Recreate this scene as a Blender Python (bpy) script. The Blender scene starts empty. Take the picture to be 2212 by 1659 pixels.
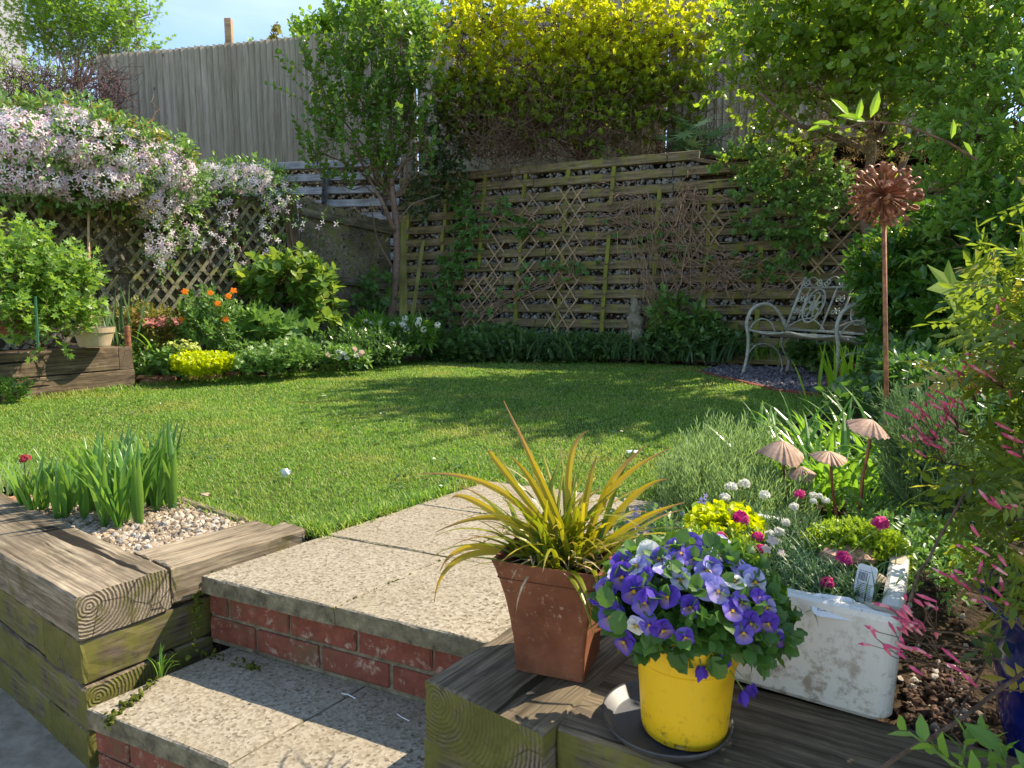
import bpy, math, random
import numpy as np
from mathutils import Matrix, Vector
rng=np.random.default_rng(7); random.seed(7)
S=bpy.context.scene; COL=S.collection
PI=math.pi; R=math.radians
# ---------------------------------------------------------------- camera, sky, sun, exposure
FPX=1475.0; HZ=645.0; CH=0.78
PIT=math.atan((829.5-HZ)/FPX)
cam=bpy.data.cameras.new('camera'); cam.lens=24.0; cam.sensor_width=36.0; cam.clip_start=0.05; cam.clip_end=500
cam.dof.use_dof=True; cam.dof.focus_distance=2.8; cam.dof.aperture_fstop=16.0
co=bpy.data.objects.new('camera',cam); COL.objects.link(co)
co.location=(0,0,CH); co.rotation_euler=(PI/2-PIT,0,0); S.camera=co
SUNV=Vector((.92,.39,0)).normalized(); ELEV=R(45)
SUND=Vector((SUNV.x*math.cos(ELEV),SUNV.y*math.cos(ELEV),math.sin(ELEV)))
W=bpy.data.worlds.new('World'); S.world=W; W.use_nodes=True
wn=W.node_tree.nodes; wl=W.node_tree.links; bg=wn['Background']
sky=wn.new('ShaderNodeTexSky'); sky.sky_type='NISHITA'; sky.sun_disc=False
sky.sun_elevation=ELEV; sky.sun_rotation=math.atan2(SUND.x,SUND.y); sky.ozone_density=4.0; sky.air_density=1.0; sky.dust_density=0.0
tc=wn.new('ShaderNodeTexCoord'); mp=wn.new('ShaderNodeMapping'); mp.inputs['Scale'].default_value=(1.2,1.2,4.5)
nz=wn.new('ShaderNodeTexNoise'); nz.inputs['Scale'].default_value=1.6; nz.inputs['Detail'].default_value=5
cr=wn.new('ShaderNodeValToRGB'); cr.color_ramp.elements[0].position=.46; cr.color_ramp.elements[1].position=.95
mx=wn.new('ShaderNodeMix'); mx.data_type='RGBA'; mx.inputs['B'].default_value=(3.4,4.3,5.8,1)
wl.new(tc.outputs['Generated'],mp.inputs['Vector']); wl.new(mp.outputs[0],nz.inputs['Vector']); wl.new(nz.outputs['Fac'],cr.inputs[0])
wl.new(cr.outputs[0],mx.inputs['Factor']); wl.new(sky.outputs[0],mx.inputs['A']); wl.new(mx.outputs['Result'],bg.inputs['Color'])
bg.inputs['Strength'].default_value=0.15
sl=bpy.data.lights.new('sun','SUN'); sl.energy=4.2; sl.angle=R(.55); sl.color=(1,.94,.84)
so=bpy.data.objects.new('sun',sl); COL.objects.link(so); so.location=(8,0,8)
so.rotation_euler=SUND.to_track_quat('Z','Y').to_euler()
S.view_settings.view_transform='Standard'; S.view_settings.look='None'; S.view_settings.exposure=1.16; S.view_settings.gamma=1
S.view_settings.use_white_balance=True; S.view_settings.white_balance_temperature=7500
S.render.resolution_x=1024; S.render.resolution_y=768
S.render.engine='CYCLES'; S.cycles.max_bounces=7; S.cycles.transmission_bounces=4; S.cycles.transparent_max_bounces=4; S.cycles.diffuse_bounces=4
# ---------------------------------------------------------------- pixel helpers (2212 px wide frame)
def ray(x,y):
    c,s=math.cos(PIT),math.sin(PIT);a=x-1106;b=y-829.5
    return np.array([a,FPX*c-b*s,-FPX*s-b*c])
CAM=np.array([0,0,CH])
def at(x,y,z=0.0):
    r=ray(x,y);return CAM+r*((z-CH)/r[2])
def atY(x,y,Y):
    r=ray(x,y);return CAM+r*(Y/r[1])
def atP(x,y,p,n):
    r=ray(x,y);return CAM+r*(np.dot(np.asarray(p)-CAM,n)/np.dot(r,n))
def nrm(v):
    v=np.asarray(v,float);return v/np.maximum(np.linalg.norm(v,axis=-1,keepdims=True),1e-9)
# ---------------------------------------------------------------- objects
def WL(o):
    p=np.zeros(3)
    while o is not None: p=p+np.array(o.location);o=o.parent
    return p
def tag(o,label=None,cat=None,group=None,kind=None):
    if label:o['label']=label
    if cat:o['category']=cat
    if group:o['group']=group
    if kind:o['kind']=kind
    return o
def thing(name,label,cat,loc,group=None):
    o=bpy.data.objects.new(name,None);COL.objects.link(o);o.location=[float(v) for v in loc];o.empty_display_size=.05
    return tag(o,label,cat,group)
class MB:
    def __init__(s): s.V=[];s.F=[];s.A=[];s.C=[];s.n=0
    def add(s,V,F,a=.5,col=None):
        V=np.asarray(V,float).reshape(-1,3)
        if len(V)==0:return s
        if isinstance(F,np.ndarray): F=[F]
        else:
            g={}
            for f in F:g.setdefault(len(f),[]).append(f)
            F=[np.array(q) for q in g.values()]
        for f in F:s.F.append(f.astype(np.int64)+s.n)
        s.V.append(V);s.A.append(np.broadcast_to(np.asarray(a,float),(len(V),)).copy())
        c=np.ones((len(V),4))
        if col is not None:c[:,:3]=col
        s.C.append(c);s.n+=len(V);return s
    def box(s,lo,hi,a=.5,M=None,o=None):
        x0,y0,z0=lo;x1,y1,z1=hi
        V=np.array([[x0,y0,z0],[x1,y0,z0],[x1,y1,z0],[x0,y1,z0],[x0,y0,z1],[x1,y0,z1],[x1,y1,z1],[x0,y1,z1]],float)
        if M is not None:V=V@np.asarray(M).T
        if o is not None:V=V+o
        return s.add(V,np.array([[0,3,2,1],[4,5,6,7],[0,1,5,4],[1,2,6,5],[2,3,7,6],[3,0,4,7]]),a)
    def bbox(s,lo,hi,b,a=.5,jit=0,M=None,o=None):      # box with chamfered edges
        lo=np.array(lo,float);hi=np.array(hi,float);V=[];idx={}
        for i in range(8):
            sg=np.array([(i&1),(i>>1)&1,(i>>2)&1]);c=np.where(sg,hi,lo);d=np.where(sg,-1,1)
            for ax in range(3):
                p=c.copy()
                for k in range(3):
                    if k!=ax:p[k]+=d[k]*b
                idx[(i,ax)]=len(V);V.append(p)
        F=[]
        for ax in range(3):
            u,v=(ax+1)%3,(ax+2)%3
            for sd in (0,1):
                q=[(sd<<ax),(sd<<ax)|(1<<u),(sd<<ax)|(1<<u)|(1<<v),(sd<<ax)|(1<<v)]
                f=[idx[(i,ax)] for i in q];F.append(f if sd else f[::-1])
            for cu in (0,1):
                for cv in (0,1):
                    i0=(cu<<u)|(cv<<v);i1=i0|(1<<ax)
                    F.append([idx[(i0,u)],idx[(i1,u)],idx[(i1,v)],idx[(i0,v)]])
        for i in range(8):F.append([idx[(i,0)],idx[(i,1)],idx[(i,2)]])
        V=np.array(V)
        if jit:V=V+rng.normal(0,jit,V.shape)
        if M is not None:V=V@np.asarray(M).T
        if o is not None:V=V+o
        return s.add(V,F,a)
    def tube(s,P,r,n=6,a=.5,cap=True,flat=1.0):
        P=np.asarray(P,float);m=len(P);r=np.broadcast_to(np.asarray(r,float),(m,))
        T=nrm(np.gradient(P,axis=0));u=np.cross(T[0],[0,0,1])
        if np.linalg.norm(u)<.05:u=np.cross(T[0],[1,0,0])
        u=nrm(u);V=[]
        an=np.arange(n)*2*PI/n
        for i in range(m):
            u=nrm(u-T[i]*np.dot(u,T[i]));w=np.cross(T[i],u)
            V.append(P[i]+r[i]*(np.cos(an)[:,None]*u+flat*np.sin(an)[:,None]*w))
        i=np.arange(m-1)[:,None]*n;j=np.arange(n)[None,:];j2=(j+1)%n
        F=np.stack([i+j,i+j2,i+n+j2,i+n+j],-1).reshape(-1,4)
        L=[list(f) for f in F]
        if cap:L+= [list(range(n))[::-1],list(range((m-1)*n,m*n))]
        return s.add(np.concatenate(V),L,a)
    def lathe(s,prof,c,n=32,a=.5,close=False):
        prof=np.array(prof,float);m=len(prof);an=np.arange(n)*2*PI/n
        V=np.stack([prof[:,0][:,None]*np.cos(an),prof[:,0][:,None]*np.sin(an),np.broadcast_to(prof[:,1][:,None],(m,n))],-1).reshape(-1,3)+np.asarray(c)
        i=np.arange(m-1)[:,None]*n;j=np.arange(n)[None,:];j2=(j+1)%n
        return s.add(V,np.stack([i+j,i+j2,i+n+j2,i+n+j],-1).reshape(-1,4),a)
    def build(s,name,mat,parent=None,smooth=False,frame=None,org=None):
        V=np.concatenate(s.V) if s.V else np.zeros((0,3))
        me=bpy.data.meshes.new(name)
        if frame is not None:
            Rm,o=frame;wp=np.asarray(o,float)
        elif parent is not None: wp=WL(parent)
        elif org is not None: wp=np.asarray(org,float)
        else:
            lo,hi=V.min(0),V.max(0);wp=np.array([(lo[0]+hi[0])/2,(lo[1]+hi[1])/2,lo[2]])
        if frame is None:V=V-wp
        me.vertices.add(len(V));me.vertices.foreach_set('co',V.astype(np.float32).ravel())
        nl=sum(f.size for f in s.F);me.loops.add(nl)
        me.loops.foreach_set('vertex_index',np.concatenate([f.ravel() for f in s.F]).astype(np.int32))
        ls=np.concatenate([np.full(len(f),f.shape[1]) for f in s.F]);st=np.concatenate([[0],np.cumsum(ls)[:-1]])
        me.polygons.add(len(ls));me.polygons.foreach_set('loop_start',st.astype(np.int32))
        me.polygons.foreach_set('use_smooth',np.full(len(ls),bool(smooth)))
        me.update(calc_edges=True);me.validate()
        at_=me.attributes.new('rnd','FLOAT','POINT')
        if len(at_.data)==len(V):at_.data.foreach_set('value',np.concatenate(s.A).astype(np.float32))
        ac=me.attributes.new('col','FLOAT_COLOR','POINT')
        if len(ac.data)==len(V):ac.data.foreach_set('color',np.concatenate(s.C).astype(np.float32).ravel())
        me.materials.append(mat)
        o=bpy.data.objects.new(name,me);COL.objects.link(o)
        if parent is not None:
            o.parent=parent;o.location=wp-WL(parent)
        else:o.location=wp
        if frame is not None:
            o.rotation_euler=Matrix([[float(x) for x in r] for r in np.asarray(Rm)]).to_euler()
        return o
# ---------------------------------------------------------------- batches
def basis(D,N):
    D=nrm(D);X=nrm(np.cross(D,N)+1e-6*rng.normal(size=D.shape));Z=np.cross(X,D);return X,D,Z
def place(mb,T,P,D,N,Sz,rn=None,col=None,wid=None):
    TV,TF=T;n=len(P);k=len(TV)
    if n==0:return
    X,Y,Z=basis(D,N);Sz=np.broadcast_to(Sz,(n,))[:,None,None];w=1 if wid is None else np.broadcast_to(wid,(n,))[:,None,None]
    V=P[:,None]+Sz*(TV[None,:,0,None]*X[:,None]*w+TV[None,:,1,None]*Y[:,None]+TV[None,:,2,None]*Z[:,None])
    rn=rng.random(n) if rn is None else rn
    cc=None
    if col is not None:
        col=np.asarray(col)
        cc=np.broadcast_to(col if col.ndim==3 else col[None],(n,k,3)).reshape(-1,3)
    off=(np.arange(n)*k)
    Fs=[(f[None]+off[:,None,None]).reshape(-1,f.shape[1]) for f in TF]
    first=True
    Vr=V.reshape(-1,3);base=mb.n
    mb.add(Vr,Fs[0],np.repeat(rn,k),cc)
    for f in Fs[1:]:mb.F.append(f+base)
def T_(V,*F): return (np.array(V,float),[np.array(f) for f in F])
LEAF=T_([[0,0,0],[-.22,.3,.05],[.22,.3,.05],[-.2,.65,.02],[.2,.65,.02],[0,1,-.1],[0,.32,-.01],[0,.66,-.04]],[[6,7,3,1],[6,2,4,7]],[[0,6,1],[0,2,6],[7,5,3],[7,4,5]])
LROUND=T_([[0,0,0],[-.36,.22,.05],[.36,.22,.05],[-.38,.62,.03],[.38,.62,.03],[0,1,-.06],[0,.25,-.02],[0,.65,-.03]],[[6,7,3,1],[6,2,4,7]],[[0,6,1],[0,2,6],[7,5,3],[7,4,5]])
LNARR=T_([[0,0,0],[-.07,.4,.02],[.07,.4,.02],[0,1,-.08]],[[0,2,3,1]])
LSIMP=T_([[0,0,0],[-.27,.5,.06],[0,1,-.05],[.27,.5,.06]],[[0,2,1],[0,3,2]])
def lobed(n=5,deep=.5,w=1.0,spread=2.4):
    V=[[0,0,0],[0,.35,-.02]];F=[];an=np.linspace(-spread,spread,2*n-1+2)
    for i,a in enumerate(an):
        r=1.0-.25*abs(a)/spread if i%2 else (1-deep)*.8
        if i==0 or i==len(an)-1:r=.25
        V.append([math.sin(a)*r*.62*w,.3+math.cos(a)*r*.62,.05*(i%2)])
    m=len(an)
    for i in range(m-1):F.append([1,2+i+1,2+i])
    F.append([1,2,0]);F.append([1,0,2+m-1])
    return T_(V,F)
LLOBE=lobed(5,.45);LFIG=lobed(5,.42,1.15,2.3);LPALM=lobed(9,.62,1.15,2.5)
def cyl(mb,A,B,r0,r1=None,n=3,rn=None):
    A=np.asarray(A);B=np.asarray(B);m=len(A)
    if m==0:return
    r1=r0 if r1 is None else r1
    T=nrm(B-A);u=nrm(np.cross(T,[.13,.27,.95]));w=np.cross(T,u);an=np.arange(n)*2*PI/n
    ring=np.cos(an)[None,:,None]*u[:,None]+np.sin(an)[None,:,None]*w[:,None]
    r0=np.broadcast_to(r0,(m,))[:,None,None];r1=np.broadcast_to(r1,(m,))[:,None,None]
    V=np.concatenate([A[:,None]+ring*r0,B[:,None]+ring*r1],1).reshape(-1,3)
    j=np.arange(n);f=np.stack([j,(j+1)%n,(j+1)%n+n,j+n],-1)
    mb.add(V,(f[None]+(np.arange(m)*2*n)[:,None,None]).reshape(-1,4),np.repeat(rng.random(m) if rn is None else rn,2*n))
def blades(mb,P,az,tilt,L,Wd,droop,seg=5,fold=0.0,rn=None,twist=0,pw=1.5,tipw=.0,col=None):
    n=len(P);b=lambda v:np.broadcast_to(v,(n,)).astype(float)
    az,tilt,L,Wd,droop,twist=map(b,(az,tilt,L,Wd,droop,twist))
    s=np.linspace(0,1,seg+1);th=tilt[:,None]+droop[:,None]*s[None]**pw
    H=np.stack([np.cos(az),np.sin(az),0*az],-1);st=(L/seg)[:,None,None]*(np.sin(th)[...,None]*H[:,None]+np.cos(th)[...,None]*np.array([0,0,1.]))
    C=P[:,None]+np.concatenate([np.zeros((n,1,3)),np.cumsum((st[:,1:]+st[:,:-1])/2,1)],1)
    SD=np.stack([-np.sin(az+twist),np.cos(az+twist),0*az],-1)
    wp=np.minimum(1,.55+s*1.6)*np.clip((1-s)*1.9,0,1)**.75+tipw*0
    w=(Wd[:,None]*wp[None]*.5+Wd[:,None]*.01)[...,None]
    Nn=nrm(np.cross(st,SD[:,None]))
    Lf=C-SD[:,None]*w;Rt=C+SD[:,None]*w
    if fold:
        Md=C+Nn*w*fold;V=np.stack([Lf,Md,Rt],2);k=3
    else:V=np.stack([Lf,Rt],2);k=2
    F=[]
    for i in range(seg):
        for j in range(k-1):F.append([i*k+j,i*k+j+1,(i+1)*k+j+1,(i+1)*k+j])
    F=np.array(F);kk=k*(seg+1)
    rn=rng.random(n) if rn is None else rn
    cc=None if col is None else np.repeat(np.asarray(col)[None].repeat(n,0) if np.asarray(col).ndim==2 and len(col)==seg+1 else col,k,axis=1).reshape(-1,3)
    mb.add(V.reshape(-1,3),(F[None]+(np.arange(n)*kk)[:,None,None]).reshape(-1,4),np.repeat(rn,kk),cc)
    return C
_ico=None
def ico():
    import bmesh
    global _ico
    if _ico is None:
        b=bmesh.new();bmesh.ops.create_icosphere(b,subdivisions=1,radius=1.0)
        b.verts.ensure_lookup_table();V=np.array([v.co[:] for v in b.verts]);F=np.array([[v.index for v in f.verts] for f in b.faces]);b.free()
        me=(V,F);_ico=me
    return _ico
def ico2():
    import bmesh
    b=bmesh.new();bmesh.ops.create_icosphere(b,subdivisions=2,radius=1.0)
    b.verts.ensure_lookup_table();V=np.array([v.co[:] for v in b.verts]);F=np.array([[v.index for v in f.verts] for f in b.faces]);b.free()
    return V,F
ICO2=ico2()
def stones(mb,P,sz,flat=.65,ang=.22,hi=False):
    V,F=ICO2 if hi else ico();n=len(P);k=len(V)
    sz=np.broadcast_to(sz,(n,));sc=rng.uniform(.7,1.25,(n,1,3))*np.array([1,1,flat])
    q=rng.normal(size=(n,4));q/=np.linalg.norm(q,axis=1,keepdims=True);w,x,y,z=q.T
    M=np.stack([1-2*(y*y+z*z),2*(x*y-z*w),2*(x*z+y*w),2*(x*y+z*w),1-2*(x*x+z*z),2*(y*z-x*w),2*(x*z-y*w),2*(y*z+x*w),1-2*(x*x+y*y)],-1).reshape(n,3,3)
    U=V[None]*(1+rng.uniform(-ang,ang,(n,k,1)))*sc
    U=np.einsum('nij,nkj->nki',M,U);U=U*sz[:,None,None]+P[:,None]
    mb.add(U.reshape(-1,3),(F[None]+(np.arange(n)*k)[:,None,None]).reshape(-1,3),np.repeat(rng.random(n),k))
def poly_in(P,poly):
    x,y=P[:,0],P[:,1];c=np.zeros(len(P),bool);p=np.asarray(poly);j=len(p)-1
    for i in range(len(p)):
        xi,yi,xj,yj=p[i,0],p[i,1],p[j,0],p[j,1]
        c^=((yi>y)!=(yj>y))&(x<(xj-xi)*(y-yi)/(yj-yi+1e-12)+xi);j=i
    return c
def inpoly(poly,n):
    p=np.asarray(poly)[:,:2];lo,hi=p.min(0),p.max(0);out=[];m=0
    while m<n:
        q=rng.uniform(lo,hi,(n*2+50,2));q=q[poly_in(q,p)];out.append(q);m+=len(q)
    return np.concatenate(out)[:n]
# blob = (center xyz, radii xyz, weight)
def bl(px,py,Y,rx,ry,rd=None,w=1.0):
    c=atY(px,py,Y);k=Y/FPX;rx*=k;ry*=k;rd=rx if rd is None else rd
    return (c,np.array([rx,rd,ry]),w*rx*ry*(rd+.05))
def samp(blobs,n,shell=.5):
    w=np.array([b[2] for b in blobs]);i=rng.choice(len(blobs),n,p=w/w.sum())
    d=nrm(rng.normal(size=(n,3)));r=rng.random(n)**(1/3.0);r=shell+(1-shell)*r if shell>0 else r
    C=np.array([b[0] for b in blobs])[i];Rr=np.array([b[1] for b in blobs])[i]
    return C+d*r[:,None]*Rr,d,i
def spray(mbL,mbT,P,D,L,k,T,size,tw=.0015,ang=1.0,up=.3,rn=None,flatn=.5,var=.25,whorl=False,col=None):
    """a twig per P along D with k leaves"""
    n=len(P)
    if n==0:return
    D=nrm(D+np.array([0,0,up]));L=np.broadcast_to(L,(n,))
    if mbT is not None:cyl(mbT,P,P+D*L[:,None],tw*1.4,tw*.7)
    t=np.tile(np.linspace(.15,1,k) if not whorl else np.linspace(.82,1,k),(n,1));t=t+rng.uniform(-.04,.04,t.shape)
    ph=rng.random((n,1))*6.28+np.arange(k)*2.4
    u=nrm(np.cross(D,[.2,.3,.93]));w=np.cross(D,u)
    rad=np.cos(ph)[...,None]*u[:,None]+np.sin(ph)[...,None]*w[:,None]
    a=ang*rng.uniform(.75,1.2,(n,k,1));a=a*(1.15-.45*t[...,None])
    LD=np.cos(a)*D[:,None]+np.sin(a)*rad
    PP=P[:,None]+D[:,None]*(t*L[:,None])[...,None]
    NN=nrm(np.array([0,0,1.])*flatn+D[:,None]*(1-flatn)*1.0-rad*.2+rng.normal(0,.35,LD.shape))
    r0=(rng.random(n) if rn is None else rn)[:,None]+rng.normal(0,.12,(n,k))
    place(mbL,T,PP.reshape(-1,3),LD.reshape(-1,3),NN.reshape(-1,3),(size*rng.uniform(1-var,1+var,(n,k))).ravel(),np.clip(r0,0,1).ravel(),col)
def wig(a,b,n=8,amp=.05,sag=0.0):
    a=np.asarray(a,float);b=np.asarray(b,float);t=np.linspace(0,1,n)[:,None];L=np.linalg.norm(b-a)
    nz=np.cumsum(rng.normal(0,1,(n,3)),0);nz-=nz[0]+(nz[-1]-nz[0])*t
    P=a+(b-a)*t+nz*amp*L/math.sqrt(n);P[:,2]-=sag*L*4*(t*(1-t))[:,0];return P
# ---------------------------------------------------------------- materials
class N:
    def __init__(s,name):
        m=bpy.data.materials.new(name);m.use_nodes=True;s.m=m;s.t=m.node_tree;s.b=s.t.nodes['Principled BSDF'];s.out=s.t.nodes['Material Output'];s._v=None
    def n(s,ty,**k):
        q=s.t.nodes.new('ShaderNode'+ty)
        for a,v in k.items():setattr(q,a,v)
        return q
    def l(s,a,b):s.t.links.new(a,b)
    def co(s,scale=(1,1,1),loc=(0,0,0),gen='Object'):
        c=s.n('TexCoord');m=s.n('Mapping');m.inputs['Scale'].default_value=scale;m.inputs['Location'].default_value=loc;s.l(c.outputs[gen],m.inputs[0]);return m.outputs[0]
    def noise(s,sc,v=None,det=4,rough=.6,dist=0):
        q=s.n('TexNoise');q.inputs['Scale'].default_value=sc;q.inputs['Detail'].default_value=det;q.inputs['Roughness'].default_value=rough;q.inputs['Distortion'].default_value=dist
        s.l(v if v is not None else s.co(),q.inputs['Vector']);return q.outputs['Fac']
    def vor(s,sc,v=None,feat='F1',out='Distance',rand=1.0):
        q=s.n('TexVoronoi',feature=feat);q.inputs['Scale'].default_value=sc;q.inputs['Randomness'].default_value=rand;s.l(v if v is not None else s.co(),q.inputs['Vector']);return q.outputs[out]
    def ramp(s,f,stops):
        q=s.n('ValToRGB');e=q.color_ramp.elements
        while len(e)<len(stops):e.new(.5)
        for i,(p,c) in enumerate(stops):
            e[i].position=p;e[i].color=(c,c,c,1) if isinstance(c,(int,float)) else (*c,1)
        s.l(f,q.inputs[0]);return q.outputs[0]
    def mix(s,f,a,b,mode='MIX'):
        q=s.n('Mix',data_type='RGBA',blend_type=mode)
        for sk,v in (('Factor',f),('A',a),('B',b)):
            i=[x for x in q.inputs if x.name==sk and (x.type=='VALUE' if sk=='Factor' else x.type=='RGBA')][0]
            if isinstance(v,(int,float)):i.default_value=v if sk=='Factor' else (v,v,v,1)
            elif isinstance(v,tuple):i.default_value=(*v,1)
            else:s.l(v,i)
        return [o for o in q.outputs if o.type=='RGBA'][0]
    def math(s,op,a,b=0.0,c=None):
        q=s.n('Math',operation=op)
        for i,v in enumerate((a,b)):
            if isinstance(v,(int,float)):q.inputs[i].default_value=v
            else:s.l(v,q.inputs[i])
        return q.outputs[0]
    def attr(s,nm='rnd',o='Fac'):
        q=s.n('Attribute');q.attribute_name=nm;return q.outputs[o]
    def nz_(s,c='Z'):
        g=s.n('NewGeometry');x=s.n('SeparateXYZ');s.l(g.outputs['Normal'],x.inputs[0]);return x.outputs[c]
    def bump(s,h,st=.3,d=.01):
        q=s.n('Bump');q.inputs['Strength'].default_value=st;q.inputs['Distance'].default_value=d;s.l(h,q.inputs['Height'])
        s.l(q.outputs[0],s.b.inputs['Normal']);return q.outputs[0]
    def fin(s,col,rough=.8,spec=.3,metal=0):
        if isinstance(col,tuple):s.b.inputs['Base Color'].default_value=(*col,1)
        else:s.l(col,s.b.inputs['Base Color'])
        if isinstance(rough,(int,float)):s.b.inputs['Roughness'].default_value=rough
        else:s.l(rough,s.b.inputs['Roughness'])
        s.b.inputs['Specular IOR Level'].default_value=spec;s.b.inputs['Metallic'].default_value=metal
        return s.m
def leafmat(name,c0,c1,tr,amt=.4,rough=.42,spec=.45,c2=None):
    q=N(name);st=[(0,c0),(.8 if c2 else 1,c1)]+([(1,c2)] if c2 else [])
    c=q.ramp(q.attr(),st);nf=q.noise(9,det=2);c=q.mix(q.math('MULTIPLY',nf,.5),c,q.mix(1.0,c,(.55,.62,.5),'MULTIPLY'))
    q.fin(c,rough,spec);t=q.n('BsdfTranslucent');q.l(q.mix(.65,q.mix(1.0,c,(2.6,2.6,1.2),'MULTIPLY'),tr),t.inputs[0])
    m=q.n('MixShader');m.inputs[0].default_value=amt;q.l(q.b.outputs[0],m.inputs[1]);q.l(t.outputs[0],m.inputs[2]);q.l(m.outputs[0],q.out.inputs[0]);return q.m
def petalmat(name,amt=.3):
    q=N(name);c=q.attr('col','Color');q.fin(c,.6,.2);t=q.n('BsdfTranslucent');q.l(c,t.inputs[0]);m=q.n('MixShader');m.inputs[0].default_value=amt
    q.l(q.b.outputs[0],m.inputs[1]);q.l(t.outputs[0],m.inputs[2]);q.l(m.outputs[0],q.out.inputs[0]);return q.m
def woodmat(name,light,dark,moss=None,mossamt=.0,ring=True,grain=1.0,mz=None,rough=.85,crack=True,endmoss=0.0):
    q=N(name);v=q.co((2.2,34*grain,34*grain));g=q.noise(1.0,v,6,.65,.6)
    g2=q.noise(3.2,q.co((1.6,26*grain,26*grain),(3,1,7)),4,.7)
    c=q.ramp(g,[(.36,dark),(.5,tuple((a+b)/2 for a,b in zip(light,dark))),(.62,light)])
    c=q.mix(q.math('MULTIPLY',g2,.5),c,q.mix(1.0,c,(.5,.47,.43),'MULTIPLY'))
    g3=q.noise(1.0,q.co((3.5,150*grain,150*grain),(1,2,3)),3,.6);c=q.mix(1.0,c,q.ramp(g3,[(.35,.55),(.6,1.15)]),'MULTIPLY')
    h=g
    if crack:
        k=q.ramp(q.noise(1.0,q.co((1.1,19,19),(9,4,2)),3,.5,.3),[(.335,0.0),(.36,1.0)])
        c=q.mix(k,(.018,.014,.01),c);h=q.mix(.6,g,k)
    # end grain rings
    gx=q.n('TexCoord');sx=q.n('SeparateXYZ');q.l(gx.outputs['Normal'],sx.inputs[0])
    e=q.ramp(q.math('ABSOLUTE',sx.outputs['X']),[(.75,0.0),(.9,1.0)])
    wv=q.n('TexWave',wave_type='RINGS',rings_direction='X');wv.inputs['Scale'].default_value=34;wv.inputs['Distortion'].default_value=3.2;wv.inputs['Detail'].default_value=5;wv.inputs['Detail Scale'].default_value=2.2;wv.inputs['Detail Roughness'].default_value=.65
    q.l(q.co((0.0,1,1),(0,.03,.035)),wv.inputs['Vector'])
    rc=q.ramp(wv.outputs['Fac'],[(.15,tuple(x*.75 for x in dark)),(.6,tuple(x*.72 for x in light))])
    rc=q.mix(q.ramp(q.vor(11,q.co((1,1,1)),'DISTANCE_TO_EDGE'),[(0.0,1.0),(.025,0.0)]),rc,(.02,.016,.012))
    if ring:c=q.mix(e,c,rc);h=q.mix(e,h,wv.outputs['Fac'])
    if moss:
        mk=q.noise(7,q.co((1,1,1),(5,2,1)),6,.7);up=q.nz_()
        side=q.ramp(up,[(.2,1.0),(.7,.12)])
        f=q.math('MULTIPLY',q.ramp(mk,[(.62-mossamt*.35,0.0),(.72-mossamt*.3,1.0)]),side)
        c=q.mix(q.math('MULTIPLY',f,.85),c,q.mix(q.noise(40,None,3),moss,tuple(x*.55 for x in moss)))
    st=q.ramp(q.noise(2.6,q.co((1,1,1),(2,8,3)),5,.65),[(.35,.55),(.6,1.0)]);c=q.mix(1.0,c,st,'MULTIPLY')
    q.bump(h,.55,.006);return q.fin(c,rough,.25)
M={}
M['sleeper']=woodmat('sleeper_weathered',(.46,.38,.27),(.20,.15,.10),(.17,.155,.045),.32,mz=1)
M['sleeper_moss']=woodmat('sleeper_mossy',(.30,.235,.165),(.09,.065,.05),(.20,.19,.035),.72)
M['sleeper_far']=woodmat('sleeper_brown',(.30,.22,.14),(.10,.07,.045),(.2,.18,.04),.1)
M['crib']=woodmat('crib_timber',(.36,.27,.165),(.12,.09,.055),(.27,.25,.05),.40,ring=False)
M['cribpost']=woodmat('crib_header',(.34,.29,.14),(.16,.14,.07),(.33,.34,.05),.8,ring=False)
M['cribgrey']=woodmat('painted_grey_timber',(.50,.53,.57),(.36,.39,.43),None,0,ring=False,crack=False)
M['lath']=woodmat('larch_lath',(.62,.43,.26),(.42,.28,.17),None,0,ring=False,crack=False)
M['darkfence']=woodmat('old_fence',(.30,.25,.17),(.10,.085,.055),(.18,.19,.05),.35,ring=False)
M['trellis']=woodmat('mossy_trellis',(.36,.33,.24),(.17,.16,.10),(.28,.27,.07),.35,ring=False)
def fencemat():
    q=N('silver_feather_edge');a=q.attr();v=q.co((26,26,1.6));g=q.noise(1,v,6,.7,.4)
    c=q.ramp(g,[(.3,(.24,.20,.15)),(.5,(.38,.335,.265)),(.7,(.52,.47,.385))])
    c=q.mix(q.math('MULTIPLY',a,.55),c,q.mix(1.0,c,(.55,.54,.46),'MULTIPLY'))
    kn=q.ramp(q.vor(5,q.co((1,1,.55))),[(.05,0.0),(.09,1.0)]);c=q.mix(kn,(.12,.085,.06),c)
    c=q.mix(q.ramp(q.noise(2.2,q.co((1,1,.5)),5,.7),[(.5,0.0),(.75,.55)]),c,(.27,.29,.17))
    x=q.n('SeparateXYZ');q.l(q.co(),x.inputs[0]);lowf=q.ramp(q.math('ADD',x.outputs['Z'],q.math('MULTIPLY',q.noise(3),.3)),[(.15,.75),(.6,0.0)])
    c=q.mix(lowf,c,(.42,.30,.17))
    q.bump(g,.4,.004);return q.fin(c,.85,.2)
M['fence']=fencemat()
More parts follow.
